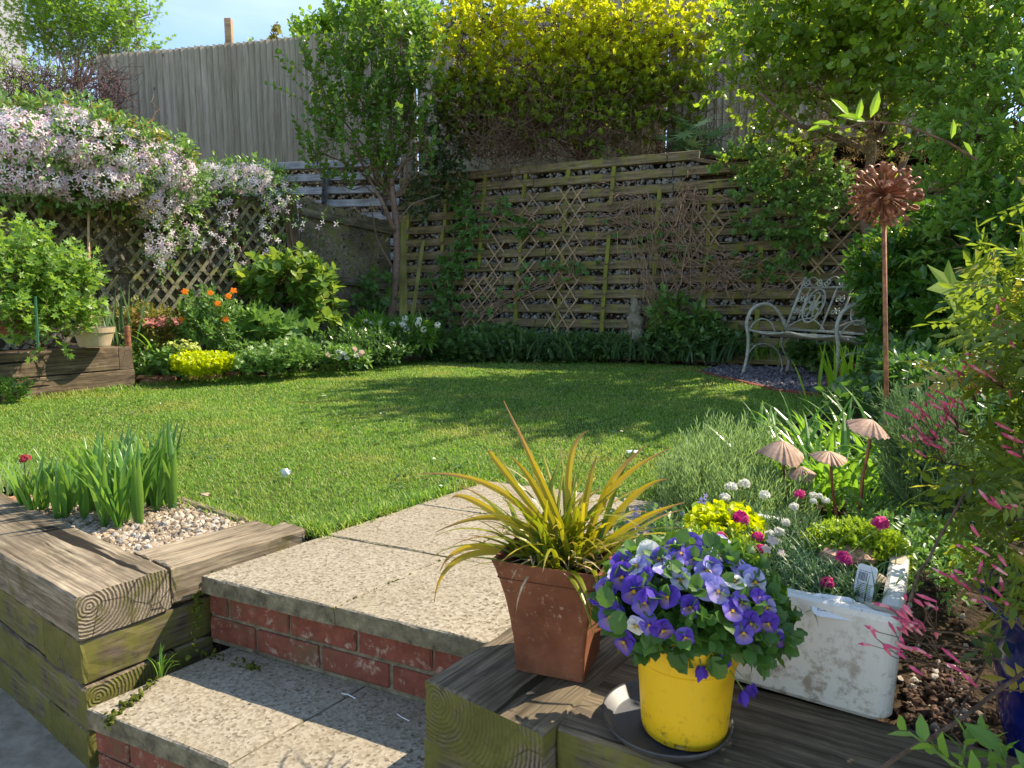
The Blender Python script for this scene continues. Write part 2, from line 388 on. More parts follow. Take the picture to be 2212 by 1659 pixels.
def slabmat():
    q=N('exposed_aggregate');v=q.co()
    a=q.vor(140,v);cc=q.n('TexVoronoi');cc.inputs['Scale'].default_value=140;q.l(v,cc.inputs['Vector'])
    sep=q.n('SeparateColor');q.l(cc.outputs['Color'],sep.inputs[0])
    c=q.ramp(sep.outputs[0],[(0,(.12,.095,.065)),(.14,(.22,.185,.13)),(.5,(.29,.25,.185)),(1,(.38,.335,.26))])
    pit=q.ramp(q.vor(60,q.co((1,1,1),(.3,.7,0))),[(.10,0.0),(.17,1.0)])
    pm=q.ramp(q.noise(6,None,3),[(.42,0.0),(.52,1.0)]);pit=q.mix(pm,pit,1.0)
    c=q.mix(pit,(.19,.155,.12),c)
    c=q.mix(q.ramp(q.noise(4,None,6,.7),[(.38,.42),(.62,0.0)]),c,(.22,.18,.12))
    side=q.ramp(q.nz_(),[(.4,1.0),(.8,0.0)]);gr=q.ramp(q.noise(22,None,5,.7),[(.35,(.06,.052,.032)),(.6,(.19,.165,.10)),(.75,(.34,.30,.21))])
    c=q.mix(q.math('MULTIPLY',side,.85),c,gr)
    q.bump(q.mix(.5,a,pit),.45,.003);return q.fin(c,.9,.2)
M['slab']=slabmat()
def slabmat2():
    m=M['slab'];return m
def brickmat():
    q=N('old_red_brick');a=q.attr();g=q.noise(30,None,5,.7)
    c=q.ramp(g,[(.3,(.13,.04,.028)),(.6,(.22,.07,.045)),(.8,(.29,.12,.08))])
    c=q.mix(q.math('MULTIPLY',a,.5),c,(.22,.07,.05))
    c=q.mix(q.ramp(q.noise(26,q.co((1,1,1),(7,7,7)),5,.7),[(.56,0.0),(.68,.75)]),c,(.42,.33,.25))
    c=q.mix(q.ramp(q.noise(7,q.co((1,1,1),(2,2,2)),6,.7),[(.52,0.0),(.7,.75)]),c,(.13,.095,.05))
    q.bump(q.noise(90,None,3),.5,.003);return q.fin(c,.9,.15)
M['brick']=brickmat()
def simple(name,c0,c1,sc=20,rough=.8,spec=.3,bump=.3,bd=.004,metal=0,c2=None,lo=.35,hi=.65,det=5):
    q=N(name);g=q.noise(sc,None,det,.65);st=[(lo,c0),(hi,c1)]+([(.8,c2)] if c2 else []);c=q.ramp(g,st)
    if bump:q.bump(q.noise(sc*3,None,4),bump,bd)
    return q.fin(c,rough,spec,metal)
def rndmat(name,stops,rough=.8,spec=.25,mul=True,bump=True):
    q=N(name);c=q.ramp(q.attr(),stops)
    if mul:c=q.mix(1.0,c,q.ramp(q.noise(30,None,4),[(.3,.65),(.7,1.1)]),'MULTIPLY')
    if bump:q.bump(q.noise(80,None,3),.3,.003)
    return q.fin(c,rough,spec)
M['mortar']=simple('lime_mortar',(.10,.085,.055),(.27,.23,.16),28,.95,.1,.8,.006)
M['soil']=simple('dark_soil',(.025,.017,.010),(.085,.058,.035),22,.95,.1,1.0,.02)
M['ground']=simple('patio_ground',(.20,.17,.13),(.34,.30,.24),14,.9,.2,.5,.005)
def lawnbase():
    q=N('lawn_thatch');c=q.ramp(q.noise(14,None,6,.7),[(.3,(.035,.05,.012)),(.6,(.10,.13,.03)),(.8,(.24,.21,.09))]);q.bump(q.noise(70,None,4),.8,.02);return q.fin(c,.95,.1)
M['lawn']=lawnbase()
def grassmat():
    q=N('grass_blades');g=q.n('NewGeometry');nz=q.n('TexNoise');nz.inputs['Scale'].default_value=1.7;nz.inputs['Detail'].default_value=5;nz.inputs['Roughness'].default_value=.6;q.l(g.outputs['Position'],nz.inputs['Vector'])
    a=q.attr();c=q.ramp(a,[(0,(.09,.20,.03)),(.55,(.18,.34,.055)),(.88,(.30,.44,.10)),(.98,(.52,.49,.26))])
    pf=q.ramp(nz.outputs['Fac'],[(.50,0.0),(.66,.65)]);c=q.mix(pf,c,q.ramp(a,[(0,(.27,.32,.06)),(1,(.50,.46,.17))]))
    q.fin(c,.5,.3);t=q.n('BsdfTranslucent');q.l(q.mix(1.0,c,(1.5,1.5,.8),'MULTIPLY'),t.inputs[0]);m=q.n('MixShader');m.inputs[0].default_value=.45
    q.l(q.b.outputs[0],m.inputs[1]);q.l(t.outputs[0],m.inputs[2]);q.l(m.outputs[0],q.out.inputs[0]);return q.m
M['grass']=grassmat()
M['flint']=rndmat('flint_gravel',[(0,(.16,.12,.08)),(.3,(.34,.26,.18)),(.6,(.44,.34,.24)),(.85,(.58,.52,.43)),(1,(.22,.21,.20))],.7)
M['cribstone']=rndmat('crib_fill_stone',[(0,(.10,.095,.09)),(.5,(.22,.21,.20)),(.9,(.33,.32,.30)),(1,(.28,.20,.13))],.9)
M['slate']=rndmat('slate_chip',[(0,(.07,.065,.075)),(.6,(.15,.14,.16)),(1,(.26,.23,.24))],.7)
M['clod']=rndmat('bark_and_clod',[(0,(.035,.022,.015)),(.5,(.10,.062,.04)),(.85,(.18,.10,.07)),(1,(.50,.46,.40))],.95)
def bark(name,c0,c1,band=True):
    q=N(name);g=q.noise(1,q.co((18,18,60 if band else 5)),5,.7);c=q.ramp(g,[(.3,c0),(.65,c1)]);q.bump(g,.6,.006);return q.fin(c,.75,.3)
M['cherrybark']=bark('cherry_bark',(.10,.06,.045),(.24,.16,.12))
M['twig']=simple('brown_twig',(.07,.045,.03),(.19,.12,.08),40,.85,.2,0)
M['drytwig']=simple('dry_vine',(.20,.12,.08),(.40,.26,.18),30,.85,.2,0)
M['purpletwig']=simple('bare_hedge_twig',(.06,.035,.035),(.17,.11,.10),30,.85,.2,0)
M['greystem']=simple('grey_branch',(.20,.17,.14),(.38,.33,.28),30,.85,.2,0)
M['stem']=simple('green_stem',(.09,.17,.03),(.2,.28,.07),30,.6,.3,0)
M['rust']=simple('rusted_steel',(.16,.055,.025),(.42,.17,.085),34,.62,.45,.4,.002,0.25,(.52,.25,.14))
M['rustcap']=simple('rusted_cap',(.24,.14,.095),(.50,.33,.24),26,.65,.4,.4,.002,.2,(.6,.45,.36))
M['terracotta']=None
def terra():
    q=N('terracotta');c=q.ramp(q.noise(9,None,6,.65),[(.3,(.13,.042,.022)),(.55,(.225,.082,.042)),(.8,(.29,.12,.065))])
    c=q.mix(q.ramp(q.noise(5,q.co((1,1,1.6),(3,1,5)),5,.7),[(.5,0.0),(.68,.8)]),c,(.10,.045,.025))
    c=q.mix(q.math('MULTIPLY',q.ramp(q.noise(70,None,4,.7),[(.58,0.0),(.68,.8)]),q.ramp(q.noise(8,q.co((1,1,1),(4,4,4)),2),[(.45,0.0),(.6,1.0)])),c,(.42,.29,.19));q.bump(q.noise(120,None,3),.25,.002);return q.fin(c,.85,.2)
M['terracotta']=terra()
def yellowm():
    q=N('yellow_plastic');x=q.n('SeparateXYZ');q.l(q.co(),x.inputs[0])
    c=q.mix(q.noise(5,None,3),(.80,.46,.012),(.84,.51,.02));dz=q.ramp(x.outputs['Z'],[(.01,1.0),(.07,0.15)])
    d=q.math('MULTIPLY',q.ramp(q.noise(60,None,5,.75),[(.54,0.0),(.66,1.0)]),dz);c=q.mix(d,c,(.22,.12,.03));return q.fin(c,.42,.5)
M['yellow']=yellowm()
M['saucer']=simple('grey_plastic',(.035,.037,.042),(.075,.078,.085),12,.45,.5,.1,.001)
def ceram():
    q=N('glazed_white_sink');x=q.n('SeparateXYZ');q.l(q.co(),x.inputs[0])
    c=q.mix(q.noise(6,None,4),(.72,.70,.64),(.80,.79,.75))
    lowz=q.ramp(x.outputs['Z'],[(.03,1.0),(.20,.25)])
    d=q.math('MULTIPLY',q.ramp(q.noise(34,None,6,.75),[(.50,0.0),(.64,1.0)]),lowz);c=q.mix(q.math('MULTIPLY',d,.8),c,(.20,.13,.07))
    c=q.mix(q.math('MULTIPLY',lowz,.18),c,(.42,.36,.26))
    cr=q.ramp(q.vor(3.2,q.co((1,1,1.3),(.5,.2,.1)),'DISTANCE_TO_EDGE'),[(0.0,.6),(.008,0.0)]);return q.fin(c,.28,.5)
M['ceramic']=ceram()
M['chip']=simple('bare_fireclay',(.34,.28,.20),(.50,.43,.33),30,.9,.2,.4,.002)
M['blueglaze']=simple('cobalt_glaze',(.003,.008,.09),(.006,.018,.19),14,.14,.6,0)
M['bench']=simple('peeling_bench_metal',(.24,.24,.20),(.46,.45,.37),26,.6,.4,.3,.001,.0,(.60,.55,.36))
M['statue']=simple('lichened_stone',(.10,.085,.06),(.30,.27,.20),14,.95,.1,1.0,.01,0,(.55,.53,.44))
M['pinkstone']=simple('pink_granite',(.42,.22,.15),(.68,.42,.32),30,.85,.3,.8,.006,0,(.75,.6,.5))
M['tan']=simple('buff_clay_pot',(.40,.30,.19),(.50,.39,.26),10,.8,.3,.1,.001)
M['card']=simple('white_card',(.72,.74,.76),(.80,.82,.84),5,.5,.4,0)
M['ink']=simple('printed_ink',(.07,.08,.10),(.12,.13,.15),5,.6,.3,0)
M['render']=simple('cream_render',(.66,.60,.56),(.74,.68,.64),3,.95,.1,.3,.003)
M['tile']=simple('roof_tile',(.16,.08,.05),(.27,.13,.09),6,.9,.2,.5,.01)
M['edging']=simple('terracotta_edging',(.26,.10,.06),(.52,.27,.18),16,.9,.15,.8,.006,0,(.55,.47,.36))
M['petal']=petalmat('petal',.42);M['white']=simple('tissue_white',(.7,.72,.75),(.82,.83,.85),20,.8,.2,.5,.004)
M['straw']=simple('dry_leaf',(.30,.20,.10),(.55,.42,.26),30,.85,.2,0)
M['bamboo']=simple('bamboo',(.38,.24,.12),(.55,.38,.20),12,.6,.3,0)
M['greenplastic']=simple('green_cane',(.02,.10,.05),(.04,.16,.08),12,.5,.4,0)
G=leafmat
L={}
L['cherry']=G('cherry_leaf',(.045,.13,.018),(.11,.23,.035),(.36,.54,.07),.34,.34,.5)
L['cherryd']=G('cherry_leaf_deep',(.07,.16,.025),(.20,.34,.04),(.55,.72,.06),.42,.36,.5)
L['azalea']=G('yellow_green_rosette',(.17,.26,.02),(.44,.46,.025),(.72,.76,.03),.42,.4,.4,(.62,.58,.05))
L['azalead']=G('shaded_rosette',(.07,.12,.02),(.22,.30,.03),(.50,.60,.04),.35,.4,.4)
L['ivy']=G('ivy_leaf',(.018,.045,.012),(.06,.12,.03),(.15,.28,.03),.15,.3,.5)
L['maple']=G('maple_leaf',(.07,.18,.02),(.18,.34,.035),(.42,.66,.05),.42)
L['bronze']=G('bronze_leaf',(.13,.18,.04),(.26,.22,.05),(.48,.40,.08),.35,.4,.4,(.36,.16,.06))
L['currant']=G('currant_leaf',(.09,.20,.035),(.20,.36,.06),(.44,.64,.09),.36)
L['hydr']=G('hydrangea_leaf',(.06,.15,.025),(.15,.28,.045),(.38,.50,.08),.34,.4,.5,(.34,.40,.06))
L['border']=G('border_leaf',(.07,.16,.035),(.17,.31,.07),(.28,.50,.10),.3)
L['deep']=G('deep_green_leaf',(.04,.10,.025),(.12,.22,.055),(.14,.34,.05),.25,.35,.5)
L['grey']=G('glaucous_strap',(.07,.15,.07),(.15,.25,.12),(.26,.42,.16),.25)
L['lime']=G('lime_leaf',(.34,.42,.01),(.58,.62,.02),(.8,.85,.02),.35)
L['lav']=G('lavender_leaf',(.18,.27,.12),(.36,.47,.23),(.38,.58,.20),.3,.5,.3)
L['rosem']=G('rosemary_leaf',(.05,.11,.06),(.14,.23,.11),(.22,.38,.14),.25,.5,.3)
L['strap']=G('strap_leaf',(.06,.17,.02),(.15,.33,.04),(.40,.66,.06),.38,.32,.5)
L['iris']=G('iris_blade',(.20,.38,.03),(.34,.52,.05),(.62,.86,.06),.5,.35,.4)
L['day']=G('daylily_blade',(.07,.19,.04),(.15,.31,.06),(.36,.58,.08),.32,.34,.5)
L['box']=G('glossy_shrub_leaf',(.03,.10,.02),(.09,.21,.035),(.22,.48,.04),.28,.28,.55)
L['boxtip']=G('fresh_tip_leaf',(.28,.38,.05),(.48,.56,.10),(.7,.8,.12),.4)
L['fig']=G('fig_leaf',(.12,.22,.035),(.20,.32,.05),(.50,.68,.08),.42,.7,.15)
L['jas']=G('jasmine_leaf',(.05,.10,.015),(.13,.20,.025),(.45,.58,.05),.38,.36,.45,(.40,.28,.07))
L['viola']=G('viola_leaf',(.035,.11,.02),(.09,.20,.035),(.2,.40,.05),.28,.4,.4)
L['thrift']=G('thrift_leaf',(.04,.12,.05),(.10,.20,.08),(.18,.34,.10),.2,.45,.4)
L['sax']=G('cushion_leaf',(.14,.26,.02),(.30,.42,.03),(.5,.65,.05),.3)
L['fatsia']=G('fatsia_leaf',(.06,.14,.05),(.22,.32,.14),(.3,.5,.14),.25,.3,.5,(.42,.50,.28))
L['creeper']=G('creeper_leaf',(.05,.13,.03),(.12,.26,.05),(.3,.5,.08),.3)
M['seed']=leafmat('spent_blossom',(.20,.13,.07),(.36,.26,.15),(.45,.33,.18),.3,.7,.2)
# ---------------------------------------------------------------- setting
def v2(a,b):return np.array([a,b,0.])
def fr(dx,up=(0,0,1)):
    dx=nrm(np.asarray(dx,float));y=nrm(np.cross(up,dx));z=np.cross(dx,y);return np.stack([dx,y,z],1)
def sleeper(parent,A,B,wid,hgt,mat,side=1,name='sleeper',jit=.0016,bev=.006,label=None,seg=None):
    """A-B: top edge line in world; body extends to side*left and down"""
    A=np.asarray(A,float);B=np.asarray(B,float);L=np.linalg.norm(B-A);Rm=fr(B-A);n=seg or max(6,int(L/.04))
    b=bev;y0,y1=(0,wid) if side>0 else (-wid,0)
    prof=[]
    def edge(p,q,k):
        for i in range(k):prof.append(p+(q-p)*i/k)
    c=[np.array([y0+b,0]),np.array([y1-b,0]),np.array([y1,-b]),np.array([y1,-hgt+b]),np.array([y1-b,-hgt]),np.array([y0+b,-hgt]),np.array([y0,-hgt+b]),np.array([y0,-b])]
    ks=[5,1,4,1,4,1,4,1]
    for i in range(8):edge(c[i],c[(i+1)%8],ks[i])
    prof=np.array(prof)[::-1];m=len(prof);xs=np.concatenate([[0,b*.7],np.linspace(b*2,L-b*2,n),[L-b*.7,L]])
    ctr=prof.mean(0);V=[]
    wz=np.cumsum(rng.normal(0,jit*.6,len(xs)));wz-=np.linspace(wz[0],wz[-1],len(xs))
    for i,x in enumerate(xs):
        sc=1-.012*(i in(0,len(xs)-1));p=ctr+(prof-ctr)*sc
        V.append(np.concatenate([np.full((m,1),x),p+rng.normal(0,jit,(m,2))*.7+np.array([0,wz[i]*.5])],1))
    V=np.concatenate(V);k=len(xs);F=[]
    for i in range(k-1):
        for j in range(m):F.append([i*m+j,i*m+(j+1)%m,(i+1)*m+(j+1)%m,(i+1)*m+j])
    F.append(list(range(m))[::-1]);F.append([(k-1)*m+j for j in range(m)])
    o=MB().add(V,F,rng.random()).build(name,mat,parent,frame=(Rm,A));
    if label:o['label']=label
    return o
def slabpoly(mb,P,top,th,ch=.004,a=.5,nsub=10):
    """quad footprint P(4x2) ccw -> slab with softened, slightly rough top edges"""
    P=np.asarray(P,float);c=P.mean(0);ring=[];per=[]
    for i in range(4):
        p,q=P[i],P[(i+1)%4]
        for k in range(nsub):per.append(p+(q-p)*k/nsub)
    per=np.array(per);per=c+(per-c)*(1-.004);m=len(per);dn=nrm(c-per)
    rg=[(per+dn*ch*1.6,top),(per+dn*ch*.5,top-ch*.5),(per,top-ch*1.6),(per,top-th)]
    V=np.concatenate([np.concatenate([r+rng.normal(0,.0009,r.shape),np.full((m,1),z)+rng.normal(0,.0006,(m,1))*(z>top-ch)],1) for r,z in rg])
    F=[[i*m+j,(i+1)*m+j,(i+1)*m+(j+1)%m,i*m+(j+1)%m] for i in range(3) for j in range(m)]
    F.append(list(range(m)));mb.add(V,F,a)
# big ground (lower patio level and far land)
def flatpoly(name,poly,z,mat,kind='structure',skirt=0):
    V=[[p[0],p[1],z] for p in poly];n=len(V);F=[list(range(n))]
    if skirt:
        V+=[[p[0],p[1],z-skirt] for p in poly];F+=[[i,i+n,(i+1)%n+n,(i+1)%n] for i in range(n)]
    o=MB().add(V,F).build(name,mat);o['kind']=kind;return o
flatpoly('ground',[(-120,-120),(120,-120),(120,160),(-120,160)],-.43,M['ground'])
ZT=.04;ZR=.03
U=np.array([.43,-.20]);Vv=np.array([.26,.342]);A0=np.array([-.884,1.856])
uh=U/np.linalg.norm(U);ph=Vv/np.linalg.norm(Vv)
TLc=at(162,1292,ZT)[:2];TLl=at(-40,1243,ZT)[:2];OD=nrm(at(659,1134,ZT)[:2]-TLc)            # left sleepers: front corner and a point further left
tl=nrm(TLl-TLc);print('tl·od',np.degrees(np.arccos(tl@OD)));tl=np.array([-OD[1],OD[0]])*(1 if (np.array([-OD[1],OD[0]])@tl)>0 else -1)
TLb=at(367,1225,ZT)[:2]
# soil / upper ground: everything beyond the steps
RC=at(917,1468,ZR)[:2];RC2=at(1199,1567,ZR)[:2]
gp=[tuple(TLc+tl*3+ph*.1),tuple(TLc+tl*.05+ph*.1),tuple(A0+Vv*.3-uh*.02),tuple(A0+Vv*.3+U*1.9),tuple(RC2+uh*.2+ph*.14),tuple(RC2+uh*3.5+ph*.14),(9,0.2),(14,16),(-16,16),(-16,3.5)]
flatpoly('soil_ground',gp,-.02,M['soil'],skirt=.38)
# ---- steps
def step(name,label,O,top,nU,nV,z0,z1,uoff,rows):
    t=thing(name,label,'step',(*(O+U),top-.05))
    for i in range(nU):
        for j in range(nV):
            if (i,j) in rows:continue
            q=O+U*i+Vv*j+rng.normal(0,.0015,2);P=[q,q+U,q+U+Vv,q+Vv]
            m=MB();slabpoly(m,P,top-rng.uniform(0,.0022),.05,a=rng.random());m.build('paving_slab',M['slab'],t)
    # riser of brick under the front edge
    o2=O+ph*.022;m=MB();Rm=fr([uh[0],uh[1],0]);H=.065
    mm=MB();mm.box((0.0,.004,z0),(nU*.475,.09,z1),.5,Rm,np.array([*o2,0]));mm.build('mortar',M['mortar'],t)
    k=0;z=z1-.006
    while z-H>z0-.02:
        x=-uoff[k%2]
        while x<nU*.475-.05:
            xa,xb=max(x,0),min(x+.215,nU*.475)
            if xb-xa>.03:m.bbox((xa,-.004+rng.normal(0,.0012),z-H),(xb,.06,z),.004,rng.random(),.0010,Rm,np.array([*o2,0]))
            x+=.225
        z-=H+.010;k+=1
    m.build('brick_riser',M['brick'],t);return t
mosspoint=[]
step('garden_step','upper concrete slab step and path with a two course red brick riser',A0,0.0,3,3,-.21,-.05,(.145,.045),{(2,0)})
F0=at(*[v*1.0 for v in ((30/.9071+300)*2212/4032,(265/.9071+2500)*2212/4032)],-.21)[:2]
step('garden_step','lower concrete slab step half in shade between two sleeper walls',F0,-.21,3,1,-.43,-.26,(.10,.0),set())
# joints filled with grit and moss
j=MB();P=[A0+uh*.02+ph*.03,A0+U*2.1+ph*.03,A0+U*2.98+Vv*2.97,A0+Vv*2.97+uh*.02];V=[[*p,-.010] for p in P];j.add(V,[[0,1,2,3]])
o=j.build('joint_sand',M['mortar']);tag(o,kind='structure')
# ---- left sleeper wall
t=thing('sleeper_wall','weathered timber sleeper wall beside the steps with mossy sides','retaining wall',(*TLc,-.43))
HS=.118;WS=.235
z=ZT;c3=lambda p,z:np.array([p[0],p[1],z])
nL=np.array([tl[1],-tl[0]]);nL=nL if nL@ph>0 else -nL                     # inward normal of the front face
fa=c3(TLc,z);fb=c3(TLc+tl*2.2,z)
sleeper(t,fa,fb,WS,HS,M['sleeper'],side=-1 if np.cross([*tl,0],[*nL,0])[2]<0 else 1,label='top front sleeper with ringed end grain and a long crack')
sd=np.cross([*tl,0],[*nL,0])[2];sd=1 if sd>0 else -1
# side sleepers along the steps
pa=TLc+nL*(WS+.006)
pe=at(659,1134,ZT)[:2];pd=OD.copy();nrR=np.array([-pd[1],pd[0]])
Ls=np.linalg.norm(pe-pa)
sleeper(t,c3(pa,z),c3(pa+pd*Ls,z-.012),.105,.11,M['sleeper'],side=1)
sleeper(t,c3(pa+nrR*.118+pd*.0,z-.003),c3(pa+nrR*.118+pd*(Ls*.90),z-.014),.10,.11,M['sleeper'],side=1,label='split and rotten inner plank')
for k in range(1,4):
    zz=z-(HS+.004)*k
    if k%2:
        sleeper(t,c3(TLc+nL*.006+tl*.25,zz),c3(TLc+tl*2.2+nL*.006,zz),WS,HS,M['sleeper_moss'],side=sd)
        sleeper(t,c3(TLc+nL*.004-tl*-.006,zz),c3(TLc+nL*.004+tl*.006+pd*1.0,zz),.235,HS,M['sleeper_moss'],side=1)
    else:
        sleeper(t,c3(TLc+nL*.003-tl*.004,zz),c3(TLc+tl*2.2+nL*.003,zz),WS,HS,M['sleeper_moss'],side=sd)
        sleeper(t,c3(pa+tl*.006,zz),c3(pa+tl*.006+pd*.8,zz),.235,HS,M['sleeper_moss'],side=1)
# ---- right sleeper wall
pr=nrm(at(1101,1354,ZR)[:2]-RC);ur=nrm(RC2-RC)
t=thing('sleeper_wall','dark cracked timber sleeper wall under the terracotta and yellow pots','retaining wall',(*RC,-.43))
wR=np.linalg.norm(RC2-RC)
sleeper(t,c3(RC,ZR),c3(RC+pr*.62,ZR),wR-.005,.125,M['sleeper_moss'],side=-1,label='sleeper end on to the steps, top grooved and blackened, end green')
s2=RC2+ur*.003+pr*.002;dn=nrm(at(1480,1659,ZR)[:2]-RC2)
W2=.30
sleeper(t,c3(s2,ZR-.003),c3(s2+dn*2.6,ZR-.003),W2,.125,M['sleeper_moss'],side=1,label='long front sleeper with a split top')
zz=ZR-.129
sleeper(t,c3(RC-ur*.012+pr*.008,zz),c3(RC-ur*.012+pr*.008+ur*2.8,zz),.235,.125,M['sleeper_moss'],side=1)
zz-=.129
sleeper(t,c3(RC+pr*.012,zz),c3(RC+pr*.012+ur*2.8,zz),.235,.125,M['sleeper_moss'],side=1)
# far timber baulk beside the sink (right)
t=MB()
# ---- gravel bed of the left corner
g0=TLc+nL*(WS+.004);gb=[g0+nrR*.22+tl*0,pa+nrR*.22+pd*(Ls*.86),at(386,1092,0)[:2],at(-150,1075,0)[:2],TLc+tl*2.0+nL*(WS+.004)]
gz=-.005
o=flatpoly('gravel_bed',gb,gz-.008,M['soil'])
m=MB();P=inpoly(gb,5200);P=np.concatenate([P,np.full((len(P),1),gz)+rng.uniform(-.006,.012,(len(P),1))],1)
stones(m,P,rng.uniform(.007,.017,len(P)),.62,.16);m.build('flint_gravel',M['flint'])['kind']='stuff'
# wooden back edge of the gravel bed, terracotta tiles at left
e0=at(378,1088,.0)[:2];e1=at(560,1148,.0)[:2]
o=sleeper(None,c3(e0,.022),c3(e1,.012),.035,.06,M['sleeper'],side=1,name='timber_edging');tag(o,'narrow sawn timber edging between the gravel bed and the lawn','edging')
for k,(a,b) in enumerate([((-30,1086),(120,1072)),((125,1071),(235,1068)),((-30,1118),(50,1112))]):
    o=sleeper(None,c3(at(*a,0)[:2],.018),c3(at(*b,0)[:2],.018),.045,.03,M['edging'],side=-1,name='edging_tile')
    tag(o,['long red clay edging tile behind the daylily stems at the left edge','short red clay edging tile behind the middle of the daylily clump','broken red clay tile lying on the gravel at the left edge'][k],'edging tile')
# ---- lawn
LP=[(-90,1030),(30,1050),(200,1064),(388,1084),(500,1115),(575,1137),(655,1136),(690,1143),(735,1128)]
lawn=[at(x,y,0)[:2] for x,y in LP]+[A0+Vv*2-uh*.012,A0+Vv*3-uh*.01,A0+Vv*3+U*3.6]+[at(x,y,0)[:2] for x,y in [(1500,1060),(1560,1000),(1640,955),(1700,925),(1765,885),(1820,862),(1790,852),(1700,846),(1600,826),(1512,804),(1540,792),(1420,786),(1300,781),(1200,777),(1100,776),(980,776),(900,778),(800,783),(700,792),(620,805),(545,815),(430,823),(290,836),(0,866),(-140,878)]]
lawn=np.array(lawn);flatpoly('lawn',lawn,-.012,M['lawn'])
def depthsamp(poly,n,near=1.7,pw=1.0):
    p=np.asarray(poly);lo,hi=p.min(0),p.max(0);out=[];m=0
    while m<n:
        q=rng.uniform(lo,hi,(n*3,2));k=rng.random(len(q))<np.minimum(1,(near/np.maximum(q[:,1],.3))**pw)
        vis=np.abs(q[:,0])<q[:,1]*.80+.25
        q=q[k&vis];q=q[poly_in(q,p)];out.append(q);m+=len(q)
    return np.concatenate(out)[:n]
P=depthsamp(lawn,300000,2.0,1.15);pn=np.sin(P[:,0]*2.1+1.3*np.sin(P[:,1]*1.7))+np.sin(P[:,1]*3.3+1.1*np.sin(P[:,0]*2.9+1))+.6*np.sin(P[:,0]*7.1+P[:,1]*5.3);P=P[(pn+rng.normal(0,.7,len(P))<1.15)|(rng.random(len(P))<.45)];d=P[:,1];n=len(P)
P3=np.concatenate([P,np.full((n,1),-.012)],1)
m=MB();wob=.5+.5*np.sin(P[:,0]*3.1+np.sin(P[:,1]*2.3)*2)*np.sin(P[:,1]*2.7+P[:,0])
blades(m,P3,rng.uniform(0,6.28,n),rng.uniform(.1,.9,n),rng.uniform(.009,.021,n)*(1+.5*wob)*(1+.03*d),.0022*(1+.42*(d-1.6)),rng.uniform(.2,1.3,n),seg=2)
m.build('grass',M['grass'])['kind']='stuff'
m=MB();P=depthsamp(lawn,2600,2.4,1.0);cl=np.sin(P[:,0]*3.7+2)*np.sin(P[:,1]*2.9+P[:,0])>.15;P=P[cl];n=len(P);P3=np.concatenate([P,rng.uniform(.002,.014,(n,1))],1)
for k in range(3):
    a=rng.random(n)*6.28+k*2.09;place(m,LROUND,P3,np.stack([np.cos(a),np.sin(a),rng.uniform(.1,.5,n)],1),nrm(rng.normal(0,.3,(n,3))+[0,0,1]),rng.uniform(.008,.018,n)*(1+.12*P[:,1]))
m.build('clover',L['deep'],None,org=(0,4,0))['kind']='stuff'
# longer tufts along the hard edges
m=MB();Q=[]
for a,b,k in [(at(655,1136,0)[:2],A0+Vv*1.0-uh*.01,700),(A0+Vv*1.0-uh*.02,A0+Vv*3-uh*.02,800),(at(388,1086,0)[:2],at(575,1139,0)[:2],500),(at(290,836)[:2],at(0,864)[:2],900),(at(545,815)[:2],at(300,833)[:2],700)]:
    t_=rng.random(k)[:,None];Q.append(np.asarray(a)+(np.asarray(b)-a)*t_+rng.normal(0,.016*np.linalg.norm(a)/2,(k,2)))
Q=np.concatenate(Q);n=len(Q)
blades(m,np.concatenate([Q,np.full((n,1),-.012)],1),rng.uniform(0,6.28,n),rng.uniform(.05,.7,n),rng.uniform(.03,.07,n),.0028+.0006*Q[:,1],rng.uniform(.3,1.2,n),seg=3)
m.build('edge_grass',M['grass'])['kind']='stuff'
# ---- terrace behind the retaining walls
CD=nrm(np.array([.90,-.43]));CP=np.array([-.03,9.2]);CN=np.array([CD[1],-CD[0]]);CN=CN if CN[1]<0 else -CN   # CN: outward, towards the lawn
BAT=.175
def cribpt(s,z,off=0):return np.array([*(CP+CD*s+CN*(off-BAT*z)),z])
cribn=nrm(np.array([CN[0],CN[1],BAT]))
def oncrib(px,py,off=.05):
    p0=cribpt(0,0,off);return atP(px,py,p0,cribn)
GD=nrm(np.array([-.985,.17]));GP=np.array([-1.74,10.02])
def gpt(s,z,off=0):
    nn=np.array([-.17,-.985]);return np.array([*(GP+GD*s+nn*(off-BAT*z)),z])
TZ=2.52
ter=[cribpt(6.5,TZ,-.05)[:2],cribpt(-1.9,TZ,-.05)[:2],gpt(0.2,TZ,-.05)[:2],gpt(3.4,TZ,-.05)[:2],(-16,12),(-40,60),(60,60),(30,4)]
flatpoly('terrace_ground',[tuple(p) for p in ter],TZ,M['soil'],skirt=.05)
